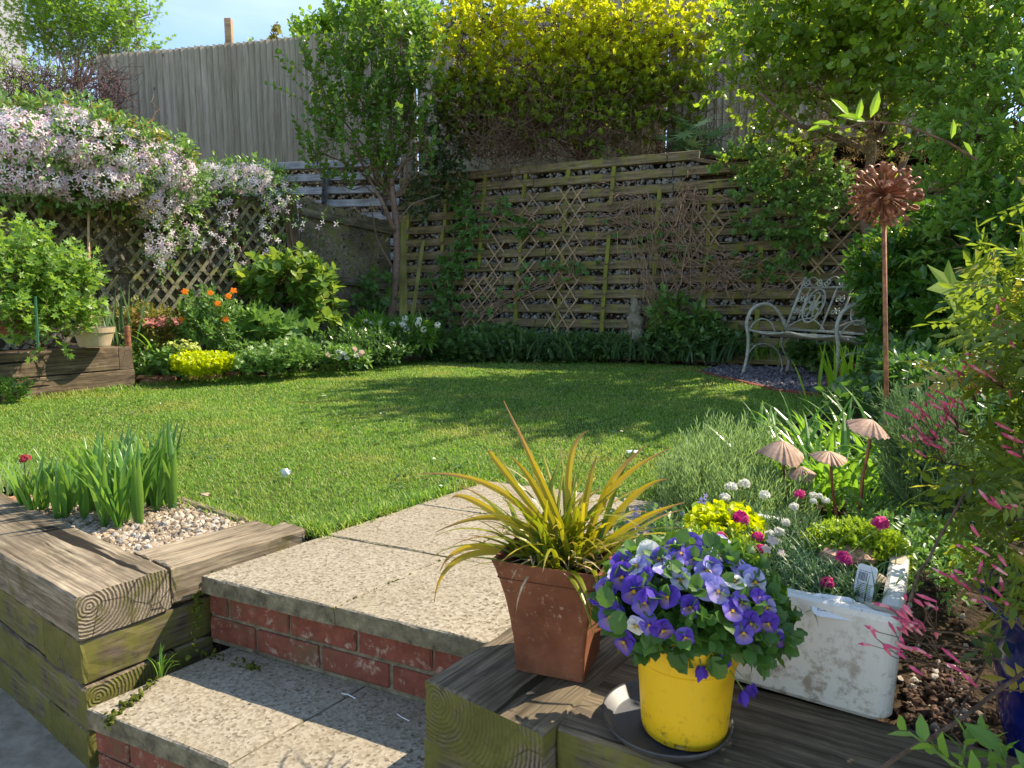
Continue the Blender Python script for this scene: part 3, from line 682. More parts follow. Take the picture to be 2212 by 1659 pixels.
def cribwall(name,label,ptf,s0,s1,ztop,rows,pit,mat,pmat,hsp,nn,stagger=False):
    o=ptf((s0+s1)/2,0,0);t=thing(name,label,'retaining wall',o)
    d=nrm(ptf(1,0)-ptf(0,0));up=nrm(ptf(0,1)-ptf(0,0));Rm=np.stack([d,np.cross(up,d),up],1)
    # backing
    zq=ztop-(.42 if mat is M['crib'] else 0);m=MB();a,b,c,e=ptf(s0,-.1,-.13),ptf(s1,-.1,-.13),ptf(s1,zq,-.13),ptf(s0,ztop-.06,-.13);m.add([a,b,c,e],[[0,1,2,3]]);m.build('backing',M['soil'],t)
    m=MB();ns=int((s1-s0)*(ztop)*620);Q=np.array([ptf(s,z,-.075+rng.normal(0,.012)) for s,z in zip(rng.uniform(s0,s1,ns),rng.uniform(0,ztop-.05,ns)) if not(mat is M['crib'] and s>2.35 and z>ztop-.42)])
    stones(m,Q,rng.uniform(.018,.036,len(Q)),.75,.2);q=m.build('gravel_fill',M['cribstone'] if mat is M['crib'] else M['flint'],t);q['kind']='stuff'
    for r in range(rows):
        zc=ztop-.035-r*pit
        if zc<-.05:break
        m=MB();x=s0;se=s1 if (r>1 or mat is not M['crib']) else 2.35+.9*r
        while x<se-.02:
            L_=min(rng.uniform(1.7,2.5),se-x)
            oo=ptf(x,zc,-.045);m.bbox((0.004,-.035+rng.normal(0,.003),-.056),(L_-.004,.035,.056),.006,rng.random(),.0012);
            V=m.V[-1];m.V[-1]=V+np.array([x-s0,0,rng.normal(0,.004)])
            x+=L_
        m.build('stretcher',mat,t,frame=(Rm,ptf(s0,zc,-.045 if r else -.03)))
    s=s0+.22
    while s<s1:
        m=MB()
        for r in range(rows-1):
            zc=ztop-.035-(r+.5)*pit
            if zc<0:break
            if rng.random()<.16 or (mat is M['crib'] and r<2 and s>2.35):continue
            pj=rng.uniform(.03,.055);hz=pit*.5+rng.uniform(-.012,.016);w=.027
            V0=np.array([[-w,0,hz],[w,0,hz],[w,0,-hz+.02],[w*.5,0,-hz],[-w*.5,0,-hz],[-w,0,-hz+.02]])
            Vb=V0.copy();Vb[:,1]=.12;Vf=V0.copy();Vf[:,1]=-pj;Vf[:,[0,2]]*=.94
            V=np.concatenate([Vf,Vb]);V=np.stack([V[:,2],V[:,0],V[:,1]],1)
            V[:,0]+=zc/up[2];V[:,1]+=rng.normal(0,.004)
            F=[[0,1,2,3,4,5][::-1]]+[[i,(i+1)%6,(i+1)%6+6,i+6] for i in range(6)];m.add(V,F,rng.random())
        # local frame: x up, y along wall, z outward(-y)
        R2=np.stack([up,d,-Rm[:,1]],1);R2=np.stack([up,d,np.cross(up,d)],1);m.build('header',pmat,t,frame=(R2,ptf(s,0,-.045)))
        s+=hsp
    return t
cribwall('crib_wall','tall leaning brown timber crib wall filled with stone, green with algae',cribpt,-2.05,6.4,2.55,14,.187,M['crib'],M['cribpost'],.62,CN)
cribwall('crib_wall','pale grey painted timber crib wall showing behind the cherry trunk and gate',gpt,.0,3.3,2.84,15,.20,M['cribgrey'],M['cribgrey'],.95,None)
# loose baulks on the crest
for a,b,l in [((1495,338),(1632,362),'short weathered plank lying along the right crest of the crib wall')]:
    A=oncrib(*a,.02);B=oncrib(*b,.02);o=sleeper(None,A,B,.10,.045,M['sleeper_far'],side=1,name='plank');tag(o,l,'plank')
# ---- feather edge fences
def featherfence(name,label,A,B,zt0,zt1,zb,bw=.105,gap=None,rails=True):
    A=np.array([*A,zb]);B=np.array([*B,zb]);L_=np.linalg.norm(B-A);n=int(L_/bw);t=thing(name,label,'fence',(A+B)/2)
    d=nrm(B-A);nn=np.cross(d,[0,0,1]);m=MB()
    for i in range(n):
        if gap and i in gap:continue
        p=A+d*(i*bw);h=zt0+(zt1-zt0)*(i/n)-zb+rng.normal(0,.006);w=bw+.018+rng.normal(0,.002);tk0,tk1=.006,.024
        l0=rng.normal(0,.003);Rm=np.stack([d,-nn*1.0,[0,0,1]],1)
        # tapered board: thick edge (right) stands proud
        V=np.array([[0,-.034,0],[w,-.002,0],[w,.008,0],[0,.010,0],[0+l0,-.034,h],[w+l0,-.002,h],[w+l0,.008,h],[0+l0,.010,h]])
        m.add(V@Rm.T+p,np.array([[0,3,2,1],[4,5,6,7],[0,1,5,4],[1,2,6,5],[2,3,7,6],[3,0,4,7]]),rng.random())
    m.build('boards',M['fence'],t)
    if rails:
        for f in (.15,.5,.87):
            m=MB();a=A+np.array([0,0,(zt0-zb)*f])+nn*-.035;b=B+np.array([0,0,(zt1-zb)*f])+nn*-.035
            Rm=fr(b-a);m.bbox((0,-.035,-.04),(np.linalg.norm(b-a),.0,.04),.004);m.build('rail',M['sleeper_far'],t,frame=(Rm,a))
    return t
fl=lambda px,Y:atY(px,300,Y)[:2]
f1=featherfence('feather_edge_fence','long silver grey feather edge fence on the terrace at upper left',fl(222,10.6),fl(905,12.2),4.34,5.36,2.5,.088)
f2=featherfence('feather_edge_fence','shaded feather edge fence behind the yellow shrub',fl(905,12.18),fl(1437,11.1),5.36,5.5,2.5,.088)
f3=featherfence('feather_edge_fence','taller pale feather edge fence panel right of the yellow shrub',fl(1440,10.65),fl(2150,9.9),5.75,5.9,2.5,.115)
# post beyond fence
P=atY(497,118,11.9);m=MB();m.bbox((-.055,-.05,0),(.055,.05,.96),.004);o=m.build('fence_post',M['lath'],None,frame=(np.eye(3),P-np.array([0,0,.4])))
tag(o,'single sawn square post sticking up above the silver fence','post')
# ---- left close board fence with trellis
PA=atY(635,500,8.6)[:2];PB=np.array([-5.3,5.85])
fd=nrm(PB-PA);fn=np.array([fd[1],-fd[0]]);fn=fn if fn[1]<0 else -fn
t=thing('close_board_fence','dark close board fence behind the flowering clematis at left','fence',(*(PA+PB)/2,-.02)) if False else thing('close_board_fence','dark close board fence behind the flowering clematis at left','fence',(*((PA+PB)/2),-.02))
m=MB();LL=np.linalg.norm(PB-PA);n=int(LL/.11)
for i in range(n):
    p=np.array([*(PA+fd*(i*.11)),-.02]);Rm=np.stack([[*fd,0],[*(-fn),0],[0,0,1]],1);h=1.98+rng.normal(0,.006)
    V=np.array([[0,0,0],[.125,-.022,0],[.125,0,0],[0,.008,0],[0,0,h],[.125,-.022,h],[.125,0,h],[0,.008,h]])
    m.add(V@Rm.T+p,np.array([[0,3,2,1],[4,5,6,7],[0,1,5,4],[1,2,6,5],[2,3,7,6],[3,0,4,7]]),rng.random())
m.build('boards',M['darkfence'],t)
for zz in (.28,1.08,1.86):
    a=np.array([*(PA+fn*.03),zz]);Rm=fr([*fd,0]);q=MB();q.bbox((0,-.03,-.045),(LL,.03,.045),.005);q.build('rail',M['darkfence'],t,frame=(Rm,a))
def post(parent,P2,z0,z1,w,mat,name='post',lean=(0,0)):
    top=np.array([P2[0]+lean[0],P2[1]+lean[1],z1]);bot=np.array([P2[0],P2[1],z0]);u=nrm(top-bot);yy=nrm(np.cross(u,[1,0,0]));R_=np.stack([u,np.cross(yy,u),yy],1)
    if np.linalg.det(R_)<0:R_[:,1]*=-1
    q=MB();q.bbox((0,-w/2,-w/2),(np.linalg.norm(top-bot),w/2,w/2),.006,.5,.001);return q.build(name,mat,parent,frame=(R_,bot))
pp=atY(75,600,6.85)[:2];post(t,pp,-.02,2.05,.10,M['darkfence'])
gp_=post(None,atY(648,560,8.45)[:2],-.02,2.03,.125,M['sleeper_far'],'fence_post',lean=(-.10,0));tag(gp_,'stout leaning timber post between the trellis and the short fence panel','post')
# diagonal trellis panels fixed to that fence
def lattice(name,label,cat,O,dx,dz,w,h,cell,lw,th,mat,ang=45,ragged=0,skip=0):
    """laths both ways clipped to w x h; O lower-left corner"""
    t=thing(name,label,cat,O);dx=nrm(dx);dz=nrm(dz);nn=nrm(np.cross(dx,dz));ta=math.tan(R(ang))
    for sgn in (1,-1):
        m=MB();step_=cell;c=-h/ta if sgn>0 else 0
        end=w if sgn>0 else w+h/ta
        while c<end:
            # line x = c + sgn*z/ta
            zs=[0,h];xs=[c,c+sgn*h/ta]
            z0,z1=0,h
            if sgn>0:
                z0=max(0,(0-c)*ta);z1=min(h,(w-c)*ta)
            else:
                z0=max(0,(c-w)*ta);z1=min(h,c*ta)
            if z1-z0>cell*.4 and rng.random()>=skip:
                ex=rng.uniform(0,ragged)
                z0-=ex;z1+=rng.uniform(0,ragged)
                a=O+dx*(c+sgn*z0/ta)+dz*z0;b=O+dx*(c+sgn*z1/ta)+dz*z1
                dd=nrm(b-a);Rm=np.stack([dd,nrm(np.cross(nn,dd)),nn],1);of=nn*(th*.5*(1 if sgn>0 else -1)*1.05)
                m.box((0,-lw/2,-th/2),(np.linalg.norm(b-a),lw/2,th/2),rng.random(),Rm,a+of)
            c+=step_*rng.uniform(.96,1.04)
        m.build('laths',mat,t)
    return t
fz=np.array([0,0,1.])
Ls=PA+fn*.10
lattice('trellis_panel','mossy diagonal trellis panel behind hanging clematis, right half','trellis',np.array([*(Ls+fd*1.93),.18]),-np.array([*fd,0]),fz,1.83,1.72,.150,.036,.014,M['trellis'],52)
lattice('trellis_panel','mossy diagonal trellis panel with brown cane in front, left half','trellis',np.array([*(Ls+fd*3.75),.18]),-np.array([*fd,0]),fz,1.72,1.72,.150,.036,.014,M['trellis'],52)
# short fence panel ("gate") from post to crib wall
GA=atY(650,560,8.55)[:2];GB=atY(842,560,9.75)[:2];gd=nrm(GB-GA);gn=np.array([gd[1],-gd[0]]);gn=gn if gn[1]<0 else -gn
t=thing('board_fence','short dark vertical board panel with two rails beside the cherry trunk','fence',(*((GA+GB)/2),.15))
LG=np.linalg.norm(GB-GA);n=int(LG/.105);m=MB()
for i in range(n):
    p=np.array([*(GA+gd*(i*.105)),.1]);Rm=np.stack([[*gd,0],[*(-gn),0],[0,0,1]],1);h=1.90-.02*i/n*8+rng.normal(0,.005)
    V=np.array([[0,0,0],[.12,-.022,0],[.12,0,0],[0,.008,0],[0,0,h],[.12,-.022,h],[.12,0,h],[0,.008,h]])
    m.add(V@Rm.T+p,np.array([[0,3,2,1],[4,5,6,7],[0,1,5,4],[1,2,6,5],[2,3,7,6],[3,0,4,7]]),rng.random())
m.build('boards',M['darkfence'],t)
for zz in (1.0,1.78):
    a=np.array([*(GA+gn*.03),zz+.06]);b=np.array([*(GB+gn*.03),zz-.06]);q=MB();q.bbox((0,-.03,-.05),(LG,.03,.05),.005);q.build('rail',M['darkfence'],t,frame=(fr(b-a),a))
# leaning battens by the trunk
for a,b,w,l in [((872,690),(868,478),.11,'broad greenish board leaning on the crib wall behind the cherry trunk'),((888,705),(914,520),.055,'thin green batten leaning against the crib wall right of the cherry trunk')]:
    A=atY(*a,9.15);B=atY(*b,9.75);q=MB();Rm=fr(B-A,(0,-1,.1));q.bbox((0,-w/2,-.012),(np.linalg.norm(B-A),w/2,.012),.003);o=q.build('batten',M['cribpost'],None,frame=(Rm,A));tag(o,l,'batten')
A=oncrib(1487,560,.06);B=oncrib(1501,408,.06);q=MB();q.bbox((0,-.012,-.008),(np.linalg.norm(B-A),.012,.008),.002);o=q.build('batten',M['lath'],None,frame=(fr(B-A,(0,-1,.1)),A));tag(o,'thin pale upright lath hung on the crib wall above the bare vines','batten')
# expanding larch trellises on the crib wall
dz=nrm(cribpt(0,1)-cribpt(0,0));dxx=np.array([*CD,0])
def exptrel(pxl,pyb,pxr,pyt,cell,label,ang=52,skip=0,lw=.017):
    a=oncrib(pxl,pyb,.05);b=oncrib(pxr,pyt,.05);w=np.dot(b-a,dxx);h=np.dot(b-a,dz)
    return lattice('expanding_trellis',label,'trellis',a,dxx,dz,w,h,cell,lw,.009,M['lath'],ang,ragged=.05,skip=skip)
exptrel(1180,722,1262,408,.175,'tall tan expanding trellis, the most complete one in the middle of the wall',55)
exptrel(1112,668,1168,418,.20,'narrow broken tan expanding trellis between two fuller ones',50,.15)
exptrel(1040,700,1092,440,.17,'tan expanding trellis half hidden in creeper',52,.1)
exptrel(992,716,1070,600,.16,'low tan expanding trellis at the foot of the creeper',50)
exptrel(1408,530,1560,448,.20,'wide pulled out tan trellis behind the bare vine tangle',55,.1)
exptrel(1702,640,1770,520,.17,'small tan trellis low on the wall left of the bench',52)
exptrel(1735,590,1880,400,.22,'large tan expanding trellis behind the bench and flower sculpture',50,.05)
# house at upper left
t=thing('house','pale rendered house wall rising behind the tree at the upper left','house',(-21,20,-.43))
m=MB();Rh=np.stack([[.82,.57,0],[-.57,.82,0],[0,0,1]],1);m.box((-18,0,-.4),(0,9,17),.5,Rh,np.array([-13.5,20,0]));m.build('wall',M['render'],t)
m=MB();m.add(np.array([[-18.4,-.4,17],[.4,-.4,17],[.4,9.4,17],[-18.4,9.4,17],[-18.4,4.5,20.5],[.4,4.5,20.5]])@Rh.T+[-13.5,20,0],[[0,1,5,4],[2,3,4,5],[1,2,5],[3,0,4]]);m.build('roof',M['tile'],t)
# ---------------------------------------------------------------- trees, shrubs, climbers
ORD='first second third fourth fifth sixth seventh eighth ninth tenth eleventh twelfth thirteenth fourteenth fifteenth sixteenth'.split()
def plant(name,label,cat,base,blobs,nsp,k,T,size,mat,twm=None,L=.18,ang=1.0,up=.3,outw=.7,shell=.45,tw=.002,whorl=False,group=None,flatn=.5,limbs=True,limr=.010,rnf=None,crown='crown',trunk=None,cut=None,stemname='stems'):
    t=thing(name,label,cat,base,group);m=MB();w=MB()
    P,d,i=samp(blobs,nsp,shell)
    if cut is not None:
        kk=cut(P);P,d,i=P[kk],d[kk],i[kk]
    D=d*outw+rng.normal(0,.45,P.shape)
    rn=rng.random(len(P)) if rnf is None else rnf(P)
    LL=L*rng.uniform(.6,1.3,len(P))
    spray(m,w if twm else None,P,D,LL,k,T,size,tw,ang,up,rn,flatn,.28,whorl)
    m.build(crown,mat,t)
    if twm:
        if limbs:
            src=np.asarray(trunk if trunk is not None else base,float)
            for b in range(len(blobs)):
                c=blobs[b][0];w.tube(wig(src,c,7,.12),np.linspace(limr,limr*.4,7),5)
                kk=np.where(i==b)[0];kk=kk[:int(14+len(kk)*.12)]
                for q in kk:w.tube(wig(c+rng.normal(0,.2,3)*blobs[b][1],P[q],4,.10),np.linspace(limr*.35,tw,4),3,cap=False)
        w.build(stemname,twm,t)
    return t
def trunk_tube(t,P,r,mat,name='trunk',n=10):
    m=MB();P=np.asarray(P,float)
    # smooth
    tt=np.linspace(0,len(P)-1,len(P)*5);Q=np.stack([np.interp(tt,range(len(P)),P[:,k]) for k in range(3)],1);rr=np.interp(tt,range(len(P)),r)
    Q[1:-1]=(Q[:-2]+Q[1:-1]*2+Q[2:])/4;rr=rr*(1+rng.normal(0,.03,len(rr)))
    m.tube(Q,rr,n);return m.build(name,mat,t,smooth=True)
up_=np.array([0,0,1.])
# cherry tree left of centre
Y=9.15
base=atY(845,700,Y)
bl1=[bl(690,190,Y,35,75,w=.8),bl(745,130,Y,40,80),bl(800,100,Y,45,90),bl(870,130,Y,50,100),bl(920,160,Y,35,90,w=.9),bl(720,270,Y,45,60,w=.8),bl(790,230,Y,50,80),bl(870,270,Y,50,80),bl(690,330,Y,35,50,w=.6),bl(800,350,Y,80,50,w=.45),bl(915,320,Y,30,70,w=.5),bl(735,400,Y,55,30,w=.25),bl(840,400,Y,50,35,w=.2)]
t=plant('cherry_tree','slim cherry tree with reddish trunk in the corner, oval leaves over the grey fence','tree',base,bl1,390,14,LROUND,.066,L['cherry'],M['twig'],L=.46,ang=1.0,up=1.1,outw=.2,shell=.0,trunk=atY(850,430,Y),limr=.016,tw=.003,flatn=.3)
trunk_tube(t,[atY(x,y,Y) for x,y in [(838,715),(850,640),(858,560),(856,480),(848,420),(846,380)]],[.070,.054,.046,.043,.038,.032],M['cherrybark'])
for pts,r in [([(852,500),(828,440),(800,390),(770,330),(745,280)],.032),([(848,390),(872,350),(900,335),(915,270)],.028),([(846,400),(842,300),(845,200),(850,110)],.030),([(852,585),(815,520),(800,440)],.020),([(858,480),(890,440),(950,420)],.014)]:
    trunk_tube(t,[atY(x,y,Y+rng.normal(0,.1)) for x,y in pts],np.linspace(r,r*.35,len(pts)),M['cherrybark'],'limb',7)
m=MB();P,d,i=samp([bl(745,330,Y,60,40),bl(830,400,Y,60,50),bl(900,350,Y,30,60)],110,.1);spray(m,None,P,d,.09,9,LNARR,.035,ang=1.0);m.build('spent_blossom',M['seed'],t)
# yellow green shrub hanging over the crib wall
Y=9.9
bz=oncrib(1180,335,.0)
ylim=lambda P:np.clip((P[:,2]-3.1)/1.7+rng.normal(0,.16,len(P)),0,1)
blA=[bl(1000,120,Y,60,110,.5),bl(1060,60,Y,90,70,.5),bl(1200,50,Y,120,75,.5,1.3),bl(1340,60,Y,120,70,.5,1.3),bl(1450,80,Y,100,70,.45,1.2),bl(1130,150,Y,110,70,.5),bl(1280,140,Y,120,70,.5,1.2),bl(1420,150,Y,110,60,.45),bl(1550,60,Y-.2,60,50,.4,.8),bl(1540,150,Y-.2,60,50,.4,.6)]
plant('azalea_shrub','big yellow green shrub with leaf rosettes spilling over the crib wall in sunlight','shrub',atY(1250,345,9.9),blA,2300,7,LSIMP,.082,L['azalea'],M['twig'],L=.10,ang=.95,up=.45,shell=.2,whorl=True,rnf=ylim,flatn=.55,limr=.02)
blB=[bl(1010,230,Y,60,70,.4,.6),bl(1110,240,Y,90,50,.4,.9),bl(1290,235,Y,100,40,.4,.6),bl(1180,270,Y-.2,60,30,.3,.5),bl(1320,290,Y-.3,75,34,.25,.6),bl(1460,210,Y-.2,70,50,.3,.6),bl(1090,300,Y-.1,50,24,.2,.3),bl(1400,255,Y,60,35,.3,.4),bl(1230,205,Y,100,40,.3,.5),bl(1340,200,Y,100,40,.3,.6)]
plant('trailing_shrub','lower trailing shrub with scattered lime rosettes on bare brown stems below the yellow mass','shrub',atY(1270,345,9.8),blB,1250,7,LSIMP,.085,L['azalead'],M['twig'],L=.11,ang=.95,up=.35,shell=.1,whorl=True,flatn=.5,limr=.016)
m=MB()
for i in range(260):
    x0=rng.uniform(975,1560);p=atY(x0,rng.uniform(325,345),9.75);q=atY(x0+rng.normal(0,90),rng.uniform(90,300),9.9+rng.normal(0,.2));m.tube(wig(p,q,9,.35),np.linspace(.006,.002,9),3,cap=False)
for i in range(150):
    p=atY(rng.normal(1110,50),rng.uniform(250,345),9.6);m.tube(wig(p,p+rng.normal(0,.28,3),8,.7),.004,3,cap=False)
o=m.build('bare_vine',M['twig'],None,org=atY(1250,345,9.8));tag(o,'mass of bare tangled brown stems on the crest under the yellow shrub','vine')
# ivy at the junction
def ivy(label,blobs,n,base,size=.055,cat='ivy',name='ivy_plant',mat=None,k=6):return plant(name,label,cat,base,blobs,n,k,LLOBE,size,mat or L['ivy'],M['twig'],L=.12,ang=1.2,up=0,shell=.3,limbs=False)
ivy('dark ivy clump behind the cherry trunk where grey and brown crib walls meet',[bl(935,390,9.6,50,45,.25),bl(905,430,9.6,30,35,.2),bl(975,350,9.7,50,25,.2),bl(1000,250,9.95,50,80,.2),bl(940,300,9.8,40,60,.2)],560,atY(930,470,9.6))
ivy('dark ivy mound on top of the fence behind the yellow shrub',[bl(1010,60,10.9,50,60,.4),bl(1040,20,10.9,40,30,.4)],300,atY(1010,130,11))
# shrubs beyond the fence
plant('fence_top_shrub','leafy shrub showing above the silver fence left of the cherry crown','shrub',atY(720,120,12.2),[bl(690,80,12.3,50,30),bl(760,60,12.3,60,45),bl(840,60,12.3,60,40),bl(900,60,12.2,50,45),bl(650,95,12.3,20,14)],650,8,LROUND,.075,L['maple'],M['twig'],L=.16,shell=.1)
plant('climber_shoot','single leafy shoot poking above the silver fence right of the square post','climber',atY(595,115,11.7),[bl(596,85,11.6,8,22),bl(590,100,11.6,12,8)],26,7,LROUND,.06,L['bronze'],M['twig'],L=.10,shell=0)
plant('climber_shoot','low leaf tuft peeping over the silver fence just right of the square post','climber',atY(538,108,11.6),[bl(538,104,11.6,20,8)],24,6,LROUND,.05,L['maple'],M['twig'],L=.08,shell=0)
t=thing('bare_tree','thin pale branched tree seen against the sky at top centre','tree',atY(925,100,14));m=MB()
def br(m,p,d,L_,r,k):
    e=p+d*L_;m.tube(wig(p,e,4,.08),np.linspace(r,r*.6,4),4,cap=False)
    if k>0:
        for j in range(3):br(m,p+(e-p)*rng.uniform(.5,1),nrm(d+rng.normal(0,.45,3)+[0,0,.15]),L_*.72,r*.55,k-1)
br(m,atY(925,100,14),nrm([-.1,0,1]),.9,.05,5);br(m,atY(935,100,14),nrm([.2,0,1]),.8,.04,5);m.build('branches',M['greystem'],t)
m=MB();P,d,i=samp([bl(925,20,14,90,45)],160,.1);spray(m,None,P,d,.1,4,LSIMP,.05);m.build('crown',L['maple'],t)
# maple at top left
Y=13
plant('maple_tree','fresh green maple tree in front of the pale house wall at upper left','tree',atY(175,300,Y),[bl(90,60,Y,80,70),bl(190,40,Y,90,60),bl(290,40,Y,45,60,w=.8),bl(180,110,Y,90,50),bl(260,110,Y,60,30),bl(60,130,Y,60,30,w=.5),bl(325,30,Y,14,45,w=1.),bl(300,90,Y,30,30,w=.8),bl(120,-30,Y,120,50)],820,12,LLOBE,.080,L['maple'],M['greystem'],L=.55,ang=1.15,up=1.3,outw=.5,shell=.0,trunk=atY(170,190,Y),limr=.03)
# bare hedge
t=thing('bare_hedge','purple brown leafless twiggy hedge above the clematis','hedge',atY(120,300,10));m=MB()
for i in range(1500):
    c=atY(rng.uniform(-30,255),rng.uniform(150,290),10+rng.normal(0,.3));
    if c[2]>atY(0,145+rng.uniform(0,25),10)[2]:continue
    d=nrm(rng.normal(0,1,3)+[.3,0,.5]);m.tube(wig(c,c+d*rng.uniform(.2,.5),4,.25),np.linspace(.006,.0025,4),3,cap=False)
m.build('twigs',M['purpletwig'],t)
m=MB();P,d,i=samp([bl(60,200,9.9,100,60),bl(20,170,9.9,40,40)],260,.1);spray(m,None,P,d,.12,5,LSIMP,.05);m.build('leaves',L['maple'],t)
# ---- clematis
def flowers(mb,P,Nn,size,cols,npet=4,wd=.48):
    n=len(P)
    tv=[[0,0,0]];tf=[]
    for k in range(npet):
        a=k*2*PI/npet;c,s=math.cos(a),math.sin(a);b=len(tv)
        for r,w,z in ((.42,wd*.62,.05),(.75,wd*.5,.02),(1.0,0,-.06)):
            if w:tv+= [[c*r-s*w*.6,s*r+c*w*.6,z],[c*r+s*w*.6,s*r-c*w*.6,z]]
            else:tv.append([c*r,s*r,z])
        tf+=[[0,b+1,b],[b+2,b+3,b+4]];tf.append([b,b+1,b+3]);tf.append([b,b+3,b+2])
    T=T_(tv,tf);U0=rng.normal(size=(n,3));D=nrm(np.cross(U0,Nn))
    cc=np.asarray(cols)[rng.integers(0,len(cols),n)][:,None,:]*np.ones((1,len(tv),1))
    cc[:,0,:]*=np.array([.95,.9,.6]);
    place(mb,T,P,D,Nn,size*rng.uniform(.8,1.15,n),None,cc)
pink=[(.90,.76,.83),(.93,.86,.90),(.86,.66,.76),(.94,.91,.92),(.80,.58,.69)]
YC=6.6
cb=[bl(40,300,6.0,95,55,.35,1.2),bl(150,300,6.3,95,60,.35,1.4),bl(240,335,6.6,90,62,.35,1.4),bl(330,365,7.0,85,58,.33,1.3),bl(390,395,7.3,45,45,.28),bl(60,380,6.1,80,34,.3),bl(190,395,6.5,110,36,.3),bl(340,430,7.0,50,40,.25),bl(350,500,7.0,26,60,.14,.6),bl(345,555,7.0,22,25,.1,.25),bl(420,460,7.3,16,60,.1,.3),bl(385,530,7.2,14,40,.08,.15)]
t=thing('clematis','large mounded clematis smothered in pale pink star flowers over the left fence','climber',atY(230,690,6.7))
m=MB();w=MB();P,d,i=samp(cb,1500,.5);spray(m,w,P,d,.14,7,LSIMP,.06,ang=1.1,up=.1);m.build('leaves',L['border'],t)
m=MB();P,d,i=samp([bl(120,262,6.2,110,22,.3),bl(60,275,6.1,70,24,.3),bl(250,300,6.6,80,18,.3),bl(340,338,6.9,60,14,.3),bl(210,440,6.6,120,24,.25,.4)],150,.3);spray(m,w,P,d,.12,7,LSIMP,.065,ang=1.1,up=.3);m.build('young_leaves',L['bronze'],t)
for k in range(26):
    a=atY(rng.uniform(60,440),rng.uniform(300,420),6.8);b=a+np.array([rng.normal(0,.3),rng.normal(-.1,.1),rng.uniform(-.9,.5)]);w.tube(wig(a,b,10,.22),.004,4,cap=False)
w.build('stems',M['twig'],t)
m=MB();P,d,i=samp([(b[0]+np.array([.02,-.10,-.02]),b[1]*1.04,b[2]) for b in cb],8200,.86)
kk=(d[:,1]<.35);P,d=P[kk],d[kk];c0=np.sin(P[:,0]*5.5+P[:,2]*4)*np.cos(P[:,2]*7-P[:,0]*2)+rng.normal(0,.35,len(P));kk=c0>-.75;P,d=P[kk],d[kk]
Nf=nrm(d*.5+np.array([.35,-.75,.35])+rng.normal(0,.3,P.shape));flowers(m,P,Nf,.036,pink);m.build('flowers',M['petal'],t)
t=thing('clematis','second clematis strand with looser pink flowers hanging on the right trellis and post','climber',atY(540,690,8.0))
cb2=[bl(470,385,7.9,50,26,.2,1.5),bl(540,390,8.1,60,30,.2,1.8),bl(600,420,8.3,30,40,.15,.8),bl(500,470,7.9,20,40,.1,.4),bl(590,500,8.2,18,70,.08,.5),bl(445,520,7.6,50,22,.1,.6),bl(520,560,7.9,20,30,.1,.3),bl(555,590,8.0,25,15,.08,.2),bl(690,490,8.3,50,14,.08,.45),bl(640,455,8.35,18,20,.08,.15)]
m=MB();w=MB();P,d,i=samp(cb2,360,.2);spray(m,w,P,d,.12,6,LSIMP,.055,up=.1);m.build('leaves',L['border'],t)
for b in cb2:w.tube(wig(b[0]+[0,0,.3],b[0]-[0,0,.3],8,.2),.004,4,cap=False)
a,b=atY(650,440,8.4),atY(800,440,8.2)
w.tube(wig(atY(740,500,8.3),atY(845,420,8.6),10,.12),.005,4,cap=False);w.build('stems',M['twig'],t)
m=MB();P,d,i=samp(cb2,800,.5);P[:,1]-=.12;kk=d[:,1]<.5;P=P[kk];Nf=nrm(np.array([.15,-.9,.3])+rng.normal(0,.35,P.shape));flowers(m,P,Nf,.040,pink);m.build('flowers',M['petal'],t)
# ---- creepers on the crib wall
def creeper(label,pts,n,size=.10,mat=None,twm=None):
    t=thing('creeper_vine',label,'climber',oncrib(pts[0][0],720,.05));m=MB();w=MB();P=[]
    for a,b,wd,k in pts2(pts):
        for q in range(k):
            x=rng.normal(a,wd);
    for j in range(n):
        f=rng.random()*(len(pts)-1);i0=int(f);g=f-i0
        x=pts[i0][0]*(1-g)+pts[i0+1][0]*g+rng.normal(0,pts[i0][2]);y=pts[i0][1]*(1-g)+pts[i0+1][1]*g+rng.normal(0,8)
        P.append(oncrib(x,y,rng.uniform(.05,.16)))
    P=np.array(P);D=nrm(np.array([*CN,.25])*.8+rng.normal(0,.45,P.shape))
    place_palm(m,P,D,size,mat or None)
    for k in range(9):
        xs=[(p[0]+rng.normal(0,p[2]),p[1]) for p in pts];Q=np.array([oncrib(x,y,rng.uniform(.04,.09)) for x,y in xs]);tt=np.linspace(0,len(Q)-1,24);Q=np.stack([np.interp(tt,range(len(Q)),Q[:,c]) for c in range(3)],1)+np.cumsum(rng.normal(0,.006,(24,3)),0);w.tube(Q,.0045,4,cap=False)
    m.build('leaves',mat or L['creeper'],t);w.build('stems',twm or M['drytwig'],t);return t
def pts2(p):return []
def place_palm(m,P,D,size,mat):
    n=len(P);u=nrm(np.cross(D,up_));v=np.cross(u,D)
    for k in range(5):
        a=(k-2)*.72+PI*.5+PI;dirs=nrm(np.cos(a)*u+np.sin(a)*v*1.0+D*.35+rng.normal(0,.12,P.shape))
        place(m,LSIMP,P,dirs,nrm(D+rng.normal(0,.25,P.shape)),size*rng.uniform(.75,1.1,n)*(1-.1*abs(k-2)))
creeper('green leafed creeper climbing the crib wall left of the trellises',[(1010,395,14),(1000,450,20),(1012,500,20),(985,560,22),(960,600,20),(960,650,22),(945,700,18)],230)
creeper('thin creeper with palm shaped leaves above the middle trellises',[(1060,440,20),(1110,470,30),(1150,500,40)],34)
creeper('sparse creeper leaves among the lowest trellis laths',[(1010,690,25),(1100,640,40),(1200,590,50),(1240,560,30)],38,.09)
creeper('leafy creeper strand left of the bench on the brown wall',[(1600,480,30),(1680,500,35),(1750,520,30),(1690,590,35),(1600,560,40)],110,.085)
